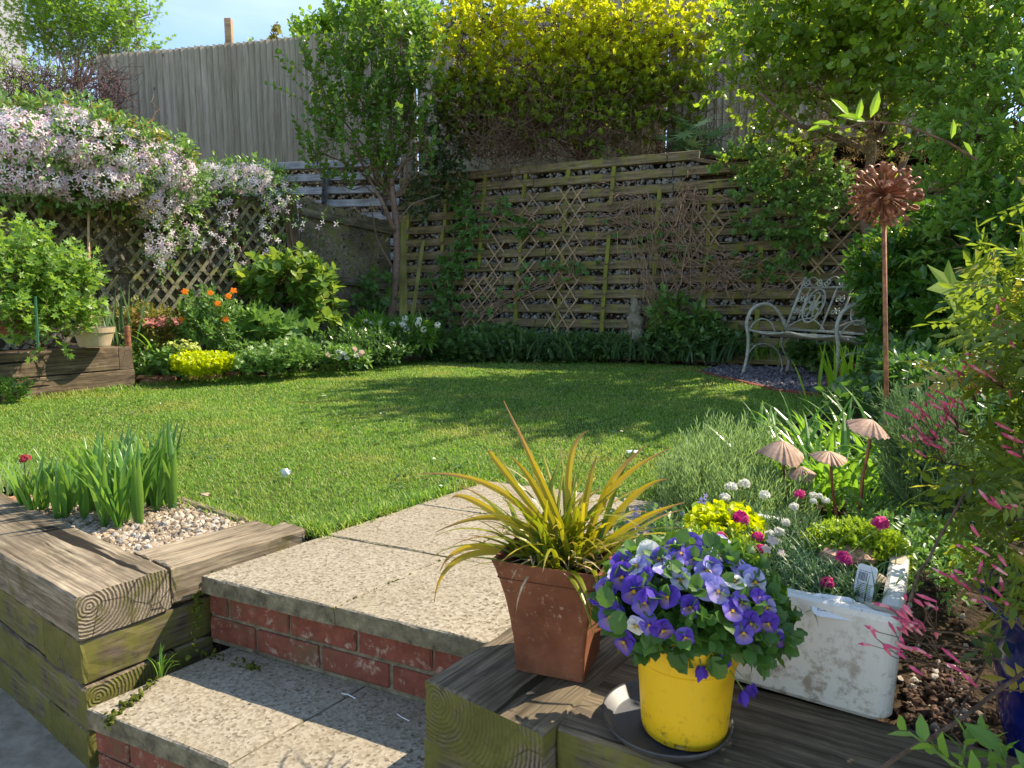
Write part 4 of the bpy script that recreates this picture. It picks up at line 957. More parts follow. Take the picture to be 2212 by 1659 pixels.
creeper('creeper leaves scattered over the bare vine tangle',[(1340,460,40),(1440,520,50),(1540,560,60)],36,.085)
# bare tangled vines
def tangle(label,anch,n,span,rad=.0065,mat=None):
    t=thing('bare_vine',label,'vine',oncrib(anch[0],anch[1]+80,.1));m=MB()
    for i in range(n):
        a=oncrib(anch[0]+rng.normal(0,12),anch[1]+rng.normal(0,12),.12)
        b=oncrib(anch[0]+rng.uniform(*span[:2]),anch[1]+rng.uniform(*span[2:]),rng.uniform(.06,.22))
        Q=wig(a,b,12,.24,-.10 if rng.random()<.5 else .12);Q+=np.outer(np.sin(np.linspace(0,PI,12)),[*(CN*.08),0]);m.tube(Q,np.linspace(rad,rad*.4,12)*rng.uniform(.5,1.1),4,cap=False)
    m.build('stems',mat or M['drytwig'],t);return t
tangle('arching bare vine stems spraying from a knot at mid wall',(1375,432),34,(-170,110,-20,180))
tangle('bare vine hanging in loops below the upright pale lath',(1480,410),34,(-90,120,10,240))
tangle('thick twisted bare vine stems rising from behind the statue plants',(1425,690),34,(-70,120,-260,-60),.009)
tangle('low spreading bare vine stems between statue and bench',(1560,590),48,(-230,190,-70,90))
# ---- right hand trees
Y=7.2
rb=[bl(1640,60,7.6,70,90,.5),bl(1740,60,7.4,100,95,.7,1.3),bl(1860,50,7.0,100,100,.7,1.3),bl(1980,60,6.4,110,100,.7,1.3),bl(2100,60,5.8,120,100,.7,1.1),bl(1640,180,7.7,60,60,.4,.7),bl(1740,190,7.4,90,50,.5,.7),bl(1850,190,7.0,90,60,.5,.8),bl(1980,190,6.4,90,60,.6),bl(1640,290,7.8,60,50,.4,.7),bl(1720,320,7.5,80,40,.4,.5),bl(1820,-60,7.0,160,70,.9,.9),bl(2010,-80,6.2,160,90,.9,.9)]
t=plant('cherry_tree','big spreading cherry tree hanging over the right end of the crib wall','tree',atY(1890,760,7.1),rb,1000,14,LROUND,.070,L['cherryd'],M['twig'],L=.42,ang=1.0,up=.1,outw=.5,shell=.0,trunk=atY(1900,300,7.1),limr=.018,tw=.003,flatn=.3)
for pts,r in [([(1905,760),(1895,560),(1865,480),(1868,400),(1885,330),(1880,250),(1900,160),(1890,60)],.06),([(1870,430),(1930,400),(1960,330),(1990,250),(2010,120)],.045),([(1880,330),(1800,290),(1720,270),(1640,200)],.03),([(1885,200),(1830,120),(1790,40)],.03),([(1885,520),(1935,470),(1985,420),(2050,380)],.03)]:
    trunk_tube(t,[atY(x,y,7.1+rng.normal(0,.06)) for x,y in pts],np.linspace(r,r*.45,len(pts)),M['cherrybark'],'trunk' if r>.05 else 'limb')
m=MB();P,d,i=samp([bl(1700,240,7.3,120,60,.5),bl(1850,240,6.9,90,60,.5),bl(1780,330,7.3,100,40,.5),bl(1960,260,6.4,80,60,.5),bl(1640,360,7.8,50,30,.3)],1000,.1);spray(m,None,P,d,.13,12,LNARR,.040,ang=1.1);m.build('spent_blossom',M['seed'],t)
plant('hanging_shrub','thin leafy growth trailing over the crib wall above the bench','shrub',oncrib(1700,400,.1),[bl(1620,350,7.9,60,30,.2),bl(1720,380,7.6,90,40,.2),bl(1640,430,7.6,60,40,.15),bl(1790,440,7.3,80,60,.2,.7),bl(1700,480,7.5,60,60,.15,.5)],330,9,LROUND,.055,L['border'],M['twig'],L=.16,shell=.1,limr=.006)
# sunlit tall shrub at the right edge
plant('tall_shrub','tall sunlit light green shrub filling the upper right edge','shrub',(4.4,5.2,0),[bl(2110,180,5.6,90,90,.6),bl(2190,250,5.2,90,120,.6),bl(2080,300,5.4,60,70,.5),bl(2170,420,5.0,90,80,.5),bl(2060,400,5.3,50,50,.4,.6),bl(2200,80,5.6,90,90,.6),bl(2130,520,4.9,80,60,.4)],700,11,LEAF,.068,L['currant'],M['twig'],L=.20,ang=.9,up=.5,shell=.3,limr=.014)
t=plant('glossy_shrub','dark glossy evergreen shrub with fresh lime tips right of the bench','shrub',atY(2000,790,5.9)*[1,1,0],[bl(1950,600,5.9,75,70,.5),bl(2040,620,5.6,80,90,.5),bl(2090,520,5.5,70,70,.5),bl(1970,690,5.8,70,60,.4),bl(2080,720,5.2,80,60,.4),bl(2130,640,4.8,70,70,.4),bl(2160,500,5.0,60,60,.4)],850,11,LEAF,.10,L['box'],M['stem'],L=.20,ang=1.0,up=.45,shell=.25,limr=.02)
m=MB();P,d,i=samp([bl(1960,545,5.8,60,22,.3),bl(2050,530,5.6,60,25,.3),bl(1895,570,5.9,14,50,.15)],110,.3);spray(m,None,P,d,.10,8,LEAF,.055,ang=.6,up=1.0);m.build('fresh_tips',L['boxtip'],t)
# screen of hedge at the far right outside the frame edge that shades the corner
plant('boundary_hedge','dense tall boundary hedge at the extreme right behind the other shrubs','hedge',(5.0,3.4,0),[(np.array([5.3,4.3,1.5]),np.array([.6,1.0,1.6]),3),(np.array([5.0,2.9,1.0]),np.array([.4,.5,1.0]),1)],520,10,LROUND,.11,L['deep'],M['twig'],L=.22,shell=.4,limr=.02)
# fatsia on the terrace
t=thing('fatsia','variegated palm leaved plant at the foot of the fence on the crest','shrub',atY(1490,345,9.5));m=MB();w=MB();B=atY(1490,350,9.5)
for k in range(34):
    p=atY(rng.normal(1492,28),rng.uniform(255,330),9.5+rng.normal(0,.15));w.tube(wig(B,p,6,.1),.006,4,cap=False)
    dd=nrm(np.array([rng.normal(0,.5),-.7,-.25+rng.normal(0,.3)]));place(m,LPALM,p[None],dd[None],nrm(np.array([[rng.normal(0,.3),-.55,.75]])),np.array([rng.uniform(.26,.38)]))
m.build('leaves',L['fatsia'],t);w.build('stems',M['stem'],t)
# ---- left bed
t=plant('currant_bush','bright lobed leaf currant bush in the sleeper planter at left','shrub',at(90,752,.33),[bl(40,620,5.0,60,70,.35),bl(20,560,5.0,40,40,.3),bl(85,580,5.1,45,40,.3),bl(135,640,5.2,40,50,.3),bl(50,690,5.0,70,40,.3),bl(165,600,5.3,18,40,.2,.6),bl(120,700,5.2,45,35,.25)],560,8,LLOBE,.060,L['currant'],M['twig'],L=.19,ang=1.1,up=.9,shell=.05,limr=.008)
plant('hydrangea','rounded hydrangea shrub with broad fresh leaves below the fence post','shrub',atY(630,715,7.9),[bl(635,605,7.9,62,28,.3),bl(580,615,7.9,36,30,.25),bl(690,650,7.8,30,40,.25),bl(560,645,7.9,28,24,.25,.5),bl(675,690,7.7,32,22,.2)],170,8,LROUND,.105,L['hydr'],M['drytwig'],L=.18,ang=1.15,up=.7,shell=.55,limr=.010,flatn=.75)
plant('mallow_plant','low clump of large soft lobed leaves in front of the hydrangea','plant',atY(580,745,7.2),[bl(575,712,7.2,48,16,.25),bl(620,720,7.2,30,12,.2)],44,5,LFIG,.17,L['border'],M['stem'],L=.12,ang=1.1,up=.5,shell=.4,flatn=.8)
t=plant('geum_plant','airy clump with small orange flowers on tall stems before the trellis','flowering plant',atY(445,775,6.7),[bl(450,725,6.7,50,35,.22),bl(420,690,6.8,34,34,.18),bl(480,690,6.8,34,34,.18),bl(450,660,6.8,50,20,.2,.3)],240,7,LSIMP,.06,L['border'],M['stem'],L=.12,ang=1.0,up=.8,shell=.1,limr=.004,limbs=False)
m=MB();w=MB()
for x,y in [(399,630),(454,633),(504,628),(470,656),(392,690),(447,705),(493,640),(487,690)]:
    p=atY(x,y,6.6);w.tube(wig(atY(x+rng.normal(0,15),760,6.7),p,8,.06),.004,4,cap=False)
    m=MB();flowers(m,np.repeat(p[None],2,0)+[[0,0,0],[0,-.004,.002]],nrm(np.array([[.3,-.8,.4],[.3,-.8,.4]])),.034,[(.95,.27,.02)],5,.9);m.build('flower',M['petal'],t)
w.build('flower_stems',M['stem'],t)
t=plant('pink_spurge','dusky pink topped bushy clump left of the orange flowers','flowering plant',atY(330,770,6.7),[bl(310,710,6.7,60,35,.25),bl(370,715,6.8,40,25,.2),bl(280,730,6.6,30,25,.2)],240,7,LSIMP,.06,L['bronze'],M['stem'],L=.12,up=.7,shell=.2,limbs=False)
m=MB();P,d,i=samp([bl(350,695,6.6,50,12,.2),bl(280,690,6.6,25,14,.15),bl(400,700,6.7,20,8,.1)],170,.2);flowers(m,P,nrm(np.array([.2,-.5,.9])+rng.normal(0,.3,P.shape)),.024,[(.62,.22,.20),(.55,.26,.20),(.7,.34,.28)],5,.8);m.build('flowers',M['petal'],t)
def strapclump(label,px,py,Y,rx,n,Lr,Wd,mat,tilt=(.05,.6),droop=(.3,1.5),name='strap_leaved_plant',z=None,fold=.25,seg=6,cat='plant',ry=.12,parent=None,part='leaves'):
    c=atY(px,py,Y) if z is None else at(px,py,z);t=parent or thing(name,label,cat,c);m=MB()
    P=c+np.stack([rng.normal(0,rx,n),rng.normal(0,ry,n),np.zeros(n)],1)
    az=np.arctan2((P-c)[:,1],(P-c)[:,0])+rng.normal(0,.9,n)
    blades(m,P,az,rng.uniform(*tilt,n),rng.uniform(*Lr,n),Wd*rng.uniform(.7,1.2,n),rng.uniform(*droop,n),seg=seg,fold=fold)
    m.build(part,mat,t);return t
strapclump('tall thin leek like blades beside the rusty pipe in the left bed',275,740,6.5,.12,34,(.35,.62),.022,L['grey'],(.02,.3),(0,.5))
strapclump('arching narrow leaved clump between pipe and pink flowers',320,780,6.6,.22,80,(.3,.5),.018,L['strap'],(.2,.7),(.8,1.8))
t=plant('primula_plant','pale yellow headed flowering plant in the left bed behind the lime mound','flowering plant',atY(390,790,6.3),[bl(370,785,6.3,30,16,.12),bl(400,790,6.3,25,14,.12)],70,6,LROUND,.05,L['border'],None,L=.08,up=.6,shell=.1)
m=MB();w=MB()
for x,y in [(371,742),(400,738),(415,745),(385,748),(362,755),(407,752),(425,750)]:
    p=atY(x,y,6.3);w.tube([atY(x,785,6.3),p],.004,4);Q=p+rng.normal(0,.022,(18,3))*[1,1,.5];m=MB();flowers(m,Q,nrm(rng.normal(0,.5,Q.shape)+[0,-.4,.8]),.016,[(.72,.74,.22),(.6,.68,.2)],5,.9);m.build('flower_head',M['petal'],t)
w.build('stems',M['stem'],t)
plant('creeping_jenny','bright lime yellow mound on the stone edge of the left bed','plant',at(438,805,0),[bl(440,790,6.25,56,17,.24),bl(410,782,6.3,30,14,.18),bl(470,785,6.3,35,14,.18)],900,6,LROUND,.028,L['lime'],None,L=.05,up=.9,shell=.6,flatn=.8)
def gcover(label,blobs,n,base,mat=None,T=None,size=.05,name='ground_cover_plant',k=6,L_=.08,**kw):
    return plant(name,label,'plant',base,blobs,n,k,T or LSIMP,size,mat or L['border'],None,L=L_,up=.7,shell=.35,flatn=.7,**kw)
gcover('low sprawling green mound right of the lime mound',[bl(600,775,6.6,60,20,.3),bl(640,765,6.8,40,20,.3),bl(550,785,6.4,34,14,.2)],480,atY(600,795,6.5),T=LLOBE,size=.05)
gcover('mixed leafy groundcover along the far left of the bed behind the stones',[bl(330,790,6.4,40,14,.15),bl(300,775,6.5,34,22,.15),bl(500,765,6.8,36,28,.2),bl(505,785,6.6,26,12,.12)],300,atY(330,815,6.2),mat=L['border'])
gcover('dark leafy planting between hydrangea and cherry trunk',[bl(740,745,7.6,60,24,.3),bl(790,750,7.7,60,24,.3),bl(860,742,8.2,70,24,.3),bl(700,770,7.3,50,14,.2),bl(810,770,7.6,70,12,.2)],620,atY(790,780,7.5),mat=L['deep'],size=.06)
t=gcover('garlic like plant with round white flower heads under the cherry trunk',[bl(790,720,8.2,40,22,.2),bl(880,725,8.3,50,22,.2)],220,atY(850,750,8.2),mat=L['strap'],T=LNARR,size=.16,name='allium_plant')
m=MB();w=MB()
for x,y in [(762,710),(789,694),(802,700),(820,698),(783,712),(875,688),(872,704),(868,698),(905,692),(903,700),(945,702),(848,702),(915,712),(878,712)]:
    p=atY(x,y,8.1);w.tube(wig(atY(x+rng.normal(0,8),760,8.2),p,5,.05),.004,4);Q=p+nrm(rng.normal(0,1,(26,3)))*.035;m=MB();flowers(m,Q,nrm(Q-p),.016,[(.86,.87,.82),(.8,.84,.78)],5,.8);m.build('flower_head',M['petal'],t)
w.build('stems',M['stem'],t)
t=gcover('small clump of white and yellow primroses at the lawn edge',[bl(735,775,7.0,35,12,.12),bl(770,775,7.1,20,10,.1)],90,atY(740,785,7),name='primrose_plant',size=.07)
m=MB()
for x,y,c in [(728,762,0),(735,760,0),(742,764,0),(724,768,1),(720,772,1),(748,770,0),(732,770,0),(768,768,0),(779,760,2),(765,754,2),(712,766,2)]:
    p=atY(x,y,6.9);m=MB();flowers(m,p[None]+rng.normal(0,.008,(3,3)),nrm(np.array([[.2,-.7,.6]]*3)),.028,[[(.86,.85,.76)],[(.9,.62,.05)],[(.75,.52,.42)]][c],5,.95);m.build('flower',M['petal'],t)
# back bed
gcover('dark ivy like carpet at the foot of the middle trellises',[bl(1030,755,8.6,70,26,.3),bl(1110,750,8.6,70,28,.3),bl(960,750,8.7,60,26,.3),bl(1060,735,8.8,90,20,.25)],1100,atY(1050,775,8.6),mat=L['deep'],T=LLOBE,size=.075)
gcover('leafy clumps right of the statue in the back bed',[bl(1420,745,8.2,50,24,.2),bl(1480,745,8.1,60,26,.2),bl(1530,735,8.0,50,30,.2),bl(1590,745,8.0,40,18,.2)],420,atY(1480,775,8.1),mat=L['deep'],size=.08)
gcover('fine leaved green plants filling the bed between carpet and statue',[bl(1250,752,8.4,90,22,.2),bl(1330,752,8.3,50,20,.2),bl(1180,752,8.5,60,20,.2)],600,atY(1260,775,8.4),mat=L['deep'],size=.06)
for px,Y_,n,l in [(1090,8.5,60,'leftmost'),(1150,8.45,70,'second'),(1220,8.4,90,'middle'),(1320,8.3,80,'fourth')]:
    strapclump('%s clump of arching grey green bluebell leaves in the back bed'%l,px,772,Y_,.16,n,(.3,.55),.030,L['grey'],(.1,.7),(.5,1.9),name='bluebell_clump',ry=.1)
strapclump('bluebell clump just left of the statue base',1395,775,8.2,.14,60,(.28,.5),.03,L['grey'],(.1,.8),(.6,1.9),name='bluebell_clump')
strapclump('bluebell clump between statue and bench',1540,780,7.9,.2,80,(.3,.5),.03,L['grey'],(.1,.8),(.6,1.9),name='bluebell_clump')
strapclump('grassy strap leaves behind the bench seat',1640,775,7.9,.2,60,(.2,.36),.022,L['strap'],(.1,.6),(.5,1.6),name='grass_clump')
t=plant('tall_green_stems','upright leafy green stems growing in front of the bare vines','plant',atY(1470,760,8.1),[bl(1430,680,8.1,10,50,.05),bl(1465,690,8.1,16,50,.05),bl(1520,700,8.0,16,30,.05)],60,6,LEAF,.11,L['border'],M['stem'],L=.12,up=.5,shell=0,limr=.006)
gcover('heart leaved dark clump under the bench',[bl(1760,765,7.0,45,14,.2),bl(1810,775,6.6,26,14,.15)],150,atY(1760,790,6.8),mat=L['deep'],T=LROUND,size=.09)
ivy('self sown bramble like plant at the foot of the short fence panel',[bl(815,630,8.9,22,40,.12),bl(800,660,8.9,16,30,.1)],60,atY(815,700,8.9),.085,'plant','climbing_plant',L['creeper'])
# ---- edging stones
ed=[(296,818,330,818,.05),(333,815,384,812,.055),(386,812,430,812,.045),(433,812,485,808,.06),(487,806,520,804,.055),(522,803,548,802,.05),(690,785,735,783,.035),(738,782,800,779,.035)]
dsc=['leftmost broken','flat orange','low grey','long reddish','rounded','last small','far mossy','farthest mossy']
for k,(x0,y0,x1,y1,h) in enumerate(ed):
    a=at(x0,y0+8,0)[:2];b=at(x1,y1+8,0)[:2];Rm=fr([*(b-a),0]);Lx=np.linalg.norm(b-a)
    V,F=ICO2;V=V*np.array([Lx*.52,.055,h*.9]);V=np.clip(V,[-Lx*.46,-.048,-.02],[Lx*.46,.048,h])+rng.normal(0,.004,V.shape);m=MB().add(V+[Lx/2,.04,0],F,rng.random())
    o=m.build('edging_stone',M['edging'],None,frame=(Rm,np.array([*a,0])));tag(o,dsc[k]+' edging stone along the border of the left bed','edging stone','stones edging the left bed')
# ---- left planter
K=at(290,834,0)[:2];K2=at(0,866,0)[:2];kd=nrm(K2-K);K3=K+kd*2.0
t=thing('sleeper_planter','raised brown sleeper planter at the left edge of the lawn','planter',(*K,0))
zt=CH-(747-645)/FPX*K[1]*1.0
sleeper(t,c3(K+kd*.12,zt),c3(K3,zt),.12,.20,M['sleeper_far'],side=-1,label='top sleeper with dark damp stains')
sleeper(t,c3(K-kd*.01,zt-.204),c3(K3,zt-.204),.14,.20,M['sleeper_far'],side=-1)
kn=np.array([kd[1],-kd[0]]);kn=kn if kn[0]<0 else -kn
sleeper(t,c3(K+kd*.115,zt-.004),c3(K+kd*.115+kn*1.6,zt-.004),.12,.20,M['sleeper_far'],side=-1,label='end sleeper showing end grain at the corner')
flatpoly('planter_soil',[K+kd*.15+kn*.05,K3+kn*.05,K3+kn*1.6,K+kd*.15+kn*1.6],zt-.05,M['soil'])
p=at(277,752,zt)+[0,.06,0];m=MB();m.lathe([(.026,-.3),(.026,.18),(.024,.185),(.021,.185),(.021,-.2)],atY(277,748,6.15),20);o=m.build('metal_pipe',M['rust'],None,smooth=False);tag(o,'rusty upright metal pipe at the corner of the sleeper planter','pipe')
def potl(name,label,px,py,Y,r,h,mat,rim=.0):
    c=atY(px,py,Y);t=thing(name,label,'plant pot',c);m=MB()
    m.lathe([(0,.0),(r*.72,0),(r*.75,.01),(r*.95,h*.72),(r*1.0,h*.73),(r*1.03,h),(r*.97,h),(r*.9,h*.75),(r*.88,h*.8),(0,h*.8)],c,40);m.build('pot',mat,t,smooth=False);return t,c
t,c=potl('clay_pot','buff coloured round pot on the corner of the sleeper planter',205,748,5.75,.155,.16,M['tan'])
m=MB();m.lathe([(0,.125),(.13,.13)],c,20);m.build('compost',M['soil'],t)
strapclump('',205,725,5.75,.05,30,(.12,.3),.01,L['grey'],(.3,1.2),(.4,1.5),parent=t,part='dried_leaves')
t,c=potl('clay_pot','brown clay pot half hidden by the currant bush at the left edge',22,725,5.2,.13,.24,M['terracotta'])
m=MB();m.tube(wig(atY(197,700,5.9),atY(192,425,6.6),6,.01),.010,6);o=m.build('bamboo_cane',M['bamboo'],None);tag(o,'tall brown bamboo cane leaning before the left trellis','cane')
m=MB();m.tube([atY(82,750,4.7),atY(76,640,4.7)],.008,6);o=m.build('plant_stake',M['greenplastic'],None);tag(o,'green plastic stake in front of the currant bush','stake')
gcover('small yellow green leaves at the foot of the sleeper planter by the left edge',[bl(15,850,5.1,30,10,.1)],40,at(10,872,0),mat=L['currant'],size=.05)
# ---- statue
c=atY(1372,738,8.25);t=thing('garden_statue','small lichen covered stone figure standing in the back bed','statue',c)
m=MB();kz=8.25/FPX
pr=[(0,0),(17,0),(19,8),(19,22),(15,30),(18,38),(17,50),(12,58),(14,66),(12,74),(8,79),(9,86),(7,92),(0,95)]
m.lathe([(r*kz,z*kz) for r,z in pr],c,18);V=m.V[0];th=np.arctan2(V[:,1]-c[1],V[:,0]-c[0]);hz=(V[:,2]-c[2])/kz
k_=1+.16*np.sin(3*th+hz*.2)+.08*np.sin(7*th-hz*.4);V[:,:2]=c[:2]+(V[:,:2]-c[:2])*k_[:,None];V[:,0]+=(hz-40)*kz*-.06;m.V[0]=V+rng.normal(0,.003,V.shape)
m.build('figure',M['statue'],t,smooth=True)
m=MB();m.lathe([(0,0),(.085,0),(.09,.02),(.07,.05),(0,.05)],c-[0,0,.04],14);m.V[0]+=rng.normal(0,.003,m.V[0].shape);m.build('plinth',M['statue'],t)
# ---- slate pad under the bench
sp=[at(x,y,0)[:2] for x,y in [(1515,801),(1560,812),(1620,826),(1700,843),(1790,853),(1830,858),(1990,850),(2060,800),(1900,778),(1700,776),(1560,786)]]
o=flatpoly('slate_pad',sp,-.006,M['slate'])
m=MB();P=inpoly(sp,5200);P=np.concatenate([P,np.full((len(P),1),-.004)],1);stones(m,P,rng.uniform(.010,.026,len(P)),.4,.2);m.build('slate_chippings',M['slate'])['kind']='stuff'
pth=[at(x,y,0)[:2] for x,y in [(1511,802),(1560,815),(1620,829),(1700,846),(1790,856)]];m=MB();Ls_=0
k=0
for i in range(4):
    a,b=pth[i],pth[i+1];n=max(1,int(np.linalg.norm(b-a)/.215))
    for j_ in range(n):
        p=a+(b-a)*j_/n;q=a+(b-a)*(j_+.94)/n;mm=MB();mm.bbox((0,-.03,-.05),(np.linalg.norm(q-p),.03,.012),.006,rng.random(),.002)
        o=mm.build('edging_brick',M['brick'],None,frame=(fr([*(q-p),0]),np.array([*p,rng.normal(0,.003)])))
        tag(o,'%s red edging brick, counted from the left, along the lawn side of the slate'%ORD[k],'edging brick','bricks edging the slate pad');k+=1
# stacked bricks right of the bench
k=0
for r in range(3):
    for j_ in range(5-r):
        px=1850+j_*52+r*14;c=atY(px,838-r*19,5.75);mm=MB();mm.bbox((-.10,-.05,0),(.10,.05,.063),.006,rng.random(),.002)
        o=mm.build('loose_brick',M['brick'],None,frame=(fr([1,rng.normal(.0,.12),0]),np.array([c[0],c[1]+.3+r*.02,.0+r*.066])));k+=1
        tag(o,'%s loose brick from the left, %s row of the stack by the iris'%(ORD[j_],['bottom','middle','top'][r]),'brick','loose bricks stacked behind the iris')
# soil clods and gravel on the right bed
m=MB();P=inpoly([at(x,y,0)[:2] for x,y in [(1600,1080),(1750,980),(1900,860),(2100,820),(2300,900),(2500,1659),(1900,1659),(1950,1300)]],3000);P=np.concatenate([P,np.full((len(P),1),-.015)],1);stones(m,P,rng.uniform(.004,.014,len(P)),.6,.3);m.build('bark_mulch',M['clod'])['kind']='stuff'
# daisies on the lawn
k=0
DX=sorted([760,776,790,803,822,875,1133,1144,1168,1219,718,1180,700])
for x,y in [(760,783),(776,781),(790,783),(803,784),(822,779),(875,777),(1133,779),(1144,778),(1168,779),(1219,786),(718,788),(1180,779),(700,862)]:
    p=at(x,y,0);m=MB();q=p+[0,0,.028];m.tube([p-[0,0,.01],q],.0012,4)
    n=12
    for a_ in range(n):
        a=a_*2*PI/n;m.add(q+np.array([[0,0,0],[math.cos(a-.2)*.016,math.sin(a-.2)*.016,.002],[math.cos(a)*.019,math.sin(a)*.019,0],[math.cos(a+.2)*.016,math.sin(a+.2)*.016,.002]]),np.array([[0,1,2,3]]),.5,(.9,.9,.88))
    m.lathe([(0,.004),(.005,.003),(.006,0)],q,8);m.C[-1][:,:3]=(.85,.6,.05);m.C[0][:,:3]=(.2,.35,.08)
    o=m.build('daisy',M['petal'],None);tag(o,'small white daisy, %s from the left along the far lawn edge'%ORD[DX.index(x)],'daisy','daisies in the lawn')
# tissue, leaf, pebble
def scrap(px,py,w,h,label,mat,name,cat):
    c=at(px,py,0.0);V,F=ICO2;V=V*np.array([w,w*.7,h])*(1+.35*np.sin(V[:,[1]]*7+V[:,[2]]*5))+rng.normal(0,w*.06,V.shape);o=MB().add(V+c+[0,0,h*.8+.015],F,.5).build(name,mat,None);tag(o,label,cat)
scrap(617,1034,.020,.016,'crumpled white tissue or petals lying on the near lawn',M['white'],'crumpled_tissue','litter')
scrap(443,1078,.022,.004,'flat pale chip lying on the grass behind the gravel bed',M['flint'],'pale_chip','litter')
scrap(1365,983,.03,.004,'pale weathered stick scrap lying on the lawn behind the potted grass',M['white'],'pale_stick','litter')
# ---------------------------------------------------------------- bench
BO=at(1612,806,0);BW=nrm(np.array([2.83-BO[0],5.87-BO[1]]));BLn=1.30;BBk=np.array([-BW[1],BW[0]])*1.0;BBk=BBk if BBk[0]>0 else -BBk
def bp(x,y,z):return np.array([*(BO[:2]+BW*x+BBk*y),z])
t=thing('garden_bench','ornate wrought metal garden bench with scrolled back and hooped arms on slate chippings','bench',(*(BO[:2]+BW*.65+BBk*.25),0))
def strip(m,pts,w=.016,th=.007,n=40):
    Q=np.array([bp(*p) for p in pts]);tt=np.linspace(0,len(Q)-1,n);
    from math import floor
    # catmull rom
    out=[]
    for u in tt:
        i=min(int(u),len(Q)-2);f=u-i;p0,p1,p2,p3=Q[max(i-1,0)],Q[i],Q[i+1],Q[min(i+2,len(Q)-1)]
        out.append(.5*((2*p1)+(-p0+p2)*f+(2*p0-5*p1+4*p2-p3)*f*f+(-p0+3*p1-3*p2+p3)*f**3))
    m.tube(np.array(out),w*.62,6,flat=1.0);return out
def spiral(c,r0,turns,a0,sg,ex,ey,m,rad=.004,n=26):
    a=np.linspace(0,turns*2*PI,n);r=r0*(1-.8*a/a[-1]);P=np.array([c+ex*(r_*math.cos(a0+sg*q))+ey*(r_*math.sin(a0+sg*q)) for r_,q in zip(r,a)]);m.tube(P,rad*1.6,5)
by0,bz0,by1,bz1=.44,.46,.66,1.0
def bk(x,v):                       # point on the reclined back plane: x along width, v 0..1 up
    return np.array([x,by0+(by1-by0)*v,bz0+(bz1-bz0)*v])
for sx,l in ((0,'side frame nearest the vine tangle'),(BLn,'side frame nearest the iris')):
    m=MB()
    strip(m,[(sx,-.04,0),(sx,.0,.16),(sx,.01,.36),(sx,-.02,.52),(sx,.03,.66),(sx,.16,.725),(sx,.30,.69),(sx,.42,.55),(sx,.50,.38),(sx,.53,.2),(sx,.50,0)],.030)
    strip(m,[(sx,.0,.42),(sx,.06,.52),(sx,.16,.57),(sx,.27,.53),(sx,.33,.43)],.014)
    strip(m,[(sx,.01,.20),(sx,.10,.29),(sx,.24,.30),(sx,.38,.22),(sx,.44,.06),(sx,.42,.0)],.016)
    strip(m,[(sx,.42,.44),(sx,.42,.3),(sx,.50,.14),(sx,.58,.0)],.018)
    o=m.build('side_frame',M['bench'],t,smooth=True);o['label']=l
m=MB()
zz=lambda y:.43-.035*math.sin(min(max(y/.44,0),1)*PI)+.02*math.cos(y/.44*PI)
for xx in np.linspace(.02,BLn-.02,44):
    P=[bp(xx,y,zz(y)) for y in np.linspace(0,.44,9)];m.tube(np.array(P),.0062,5)
for y in (0,.44):
    P=[bp(x,y,zz(y)-(.03*abs(math.sin(x/BLn*2*PI)) if y==0 else 0)+.012) for x in np.linspace(0,BLn,24)];m.tube(np.array(P),.010,6)
m.build('seat',M['bench'],t,smooth=True)
m=MB();ex=bp(1,0,0)-bp(0,0,0);ey=nrm(bp(*bk(0,1))-bp(*bk(0,0)));hh=np.linalg.norm(bp(*bk(0,1))-bp(*bk(0,0)))
def line(x0,v0,x1,v1,r=.008):m.tube(np.array([bp(*bk(x0,v0)),bp(*bk(x1,v1))]),r*1.3,6)
line(.02,0,.02,1,.011);line(BLn-.02,0,BLn-.02,1,.011);line(.02,.80,BLn-.02,.80,.010);line(.02,0,BLn-.02,0,.010)
for f in (.42,.58):line(BLn*f,0,BLn*f,.80,.007)
line(.16,.22,.16,.80,.006);line(BLn-.16,.22,BLn-.16,.80,.006)
for cx in (.31,BLn-.31):
    C=bp(*bk(cx,.46))
    for r in (.155,.148):
        a=np.linspace(0,2*PI,33);m.tube(np.array([C+ex*r*math.cos(q)*.92+ey*r*math.sin(q)*1.2 for q in a]),.0065,5)
    for k in range(8):
        a=k*PI/4;cc=C+ex*.085*math.cos(a)+ey*.10*math.sin(a);q=np.linspace(0,2*PI,17);m.tube(np.array([cc+ex*.04*math.cos(u)+ey*.045*math.sin(u) for u in q]),.006,4)
    P=[bp(*bk(cx-.29+.58*f,.02+.20*math.sin(f*PI))) for f in np.linspace(0,1,14)];m.tube(np.array(P),.008,5)
for cx in (.09,BLn/2,BLn-.09):
    for v in (.36,.58):
        for sg in (1,-1):spiral(bp(*bk(cx+sg*.035,v)),.035,1.2,PI/2,sg,ex,ey,m)
for cx in (.02,BLn*.25,BLn*.5,BLn*.75):       # scroll crest
    w=BLn*.24;P=[bp(*bk(cx+w*f,.82+.17*math.sin(f*PI)+.03*math.sin(f*2*PI))) for f in np.linspace(0,1,14)];m.tube(np.array(P),.006,5)
    spiral(bp(*bk(cx+w*.2,.90)),.045,1.3,PI,1,ex,ey,m,.005);spiral(bp(*bk(cx+w*.8,.90)),.045,1.3,0,-1,ex,ey,m,.005)
bo=m.build('backrest',M['bench'],t,smooth=True)
for cx in (.31,BLn-.31):
    m=MB();C=bp(*bk(cx,.46))
    for k in range(26):
        a=k*2.4;r=.05*math.sqrt(k/26);m.tube(np.array([C+ex*r*math.cos(a),C+ex*(r*math.cos(a)+.012)+ey*r*math.sin(a)*1.1+[0,0,.0],C+ex*r*math.cos(a+.5)+ey*r*math.sin(a+.5)*1.2]),.006,4)
    m.build('rosette',M['bench'],bo)
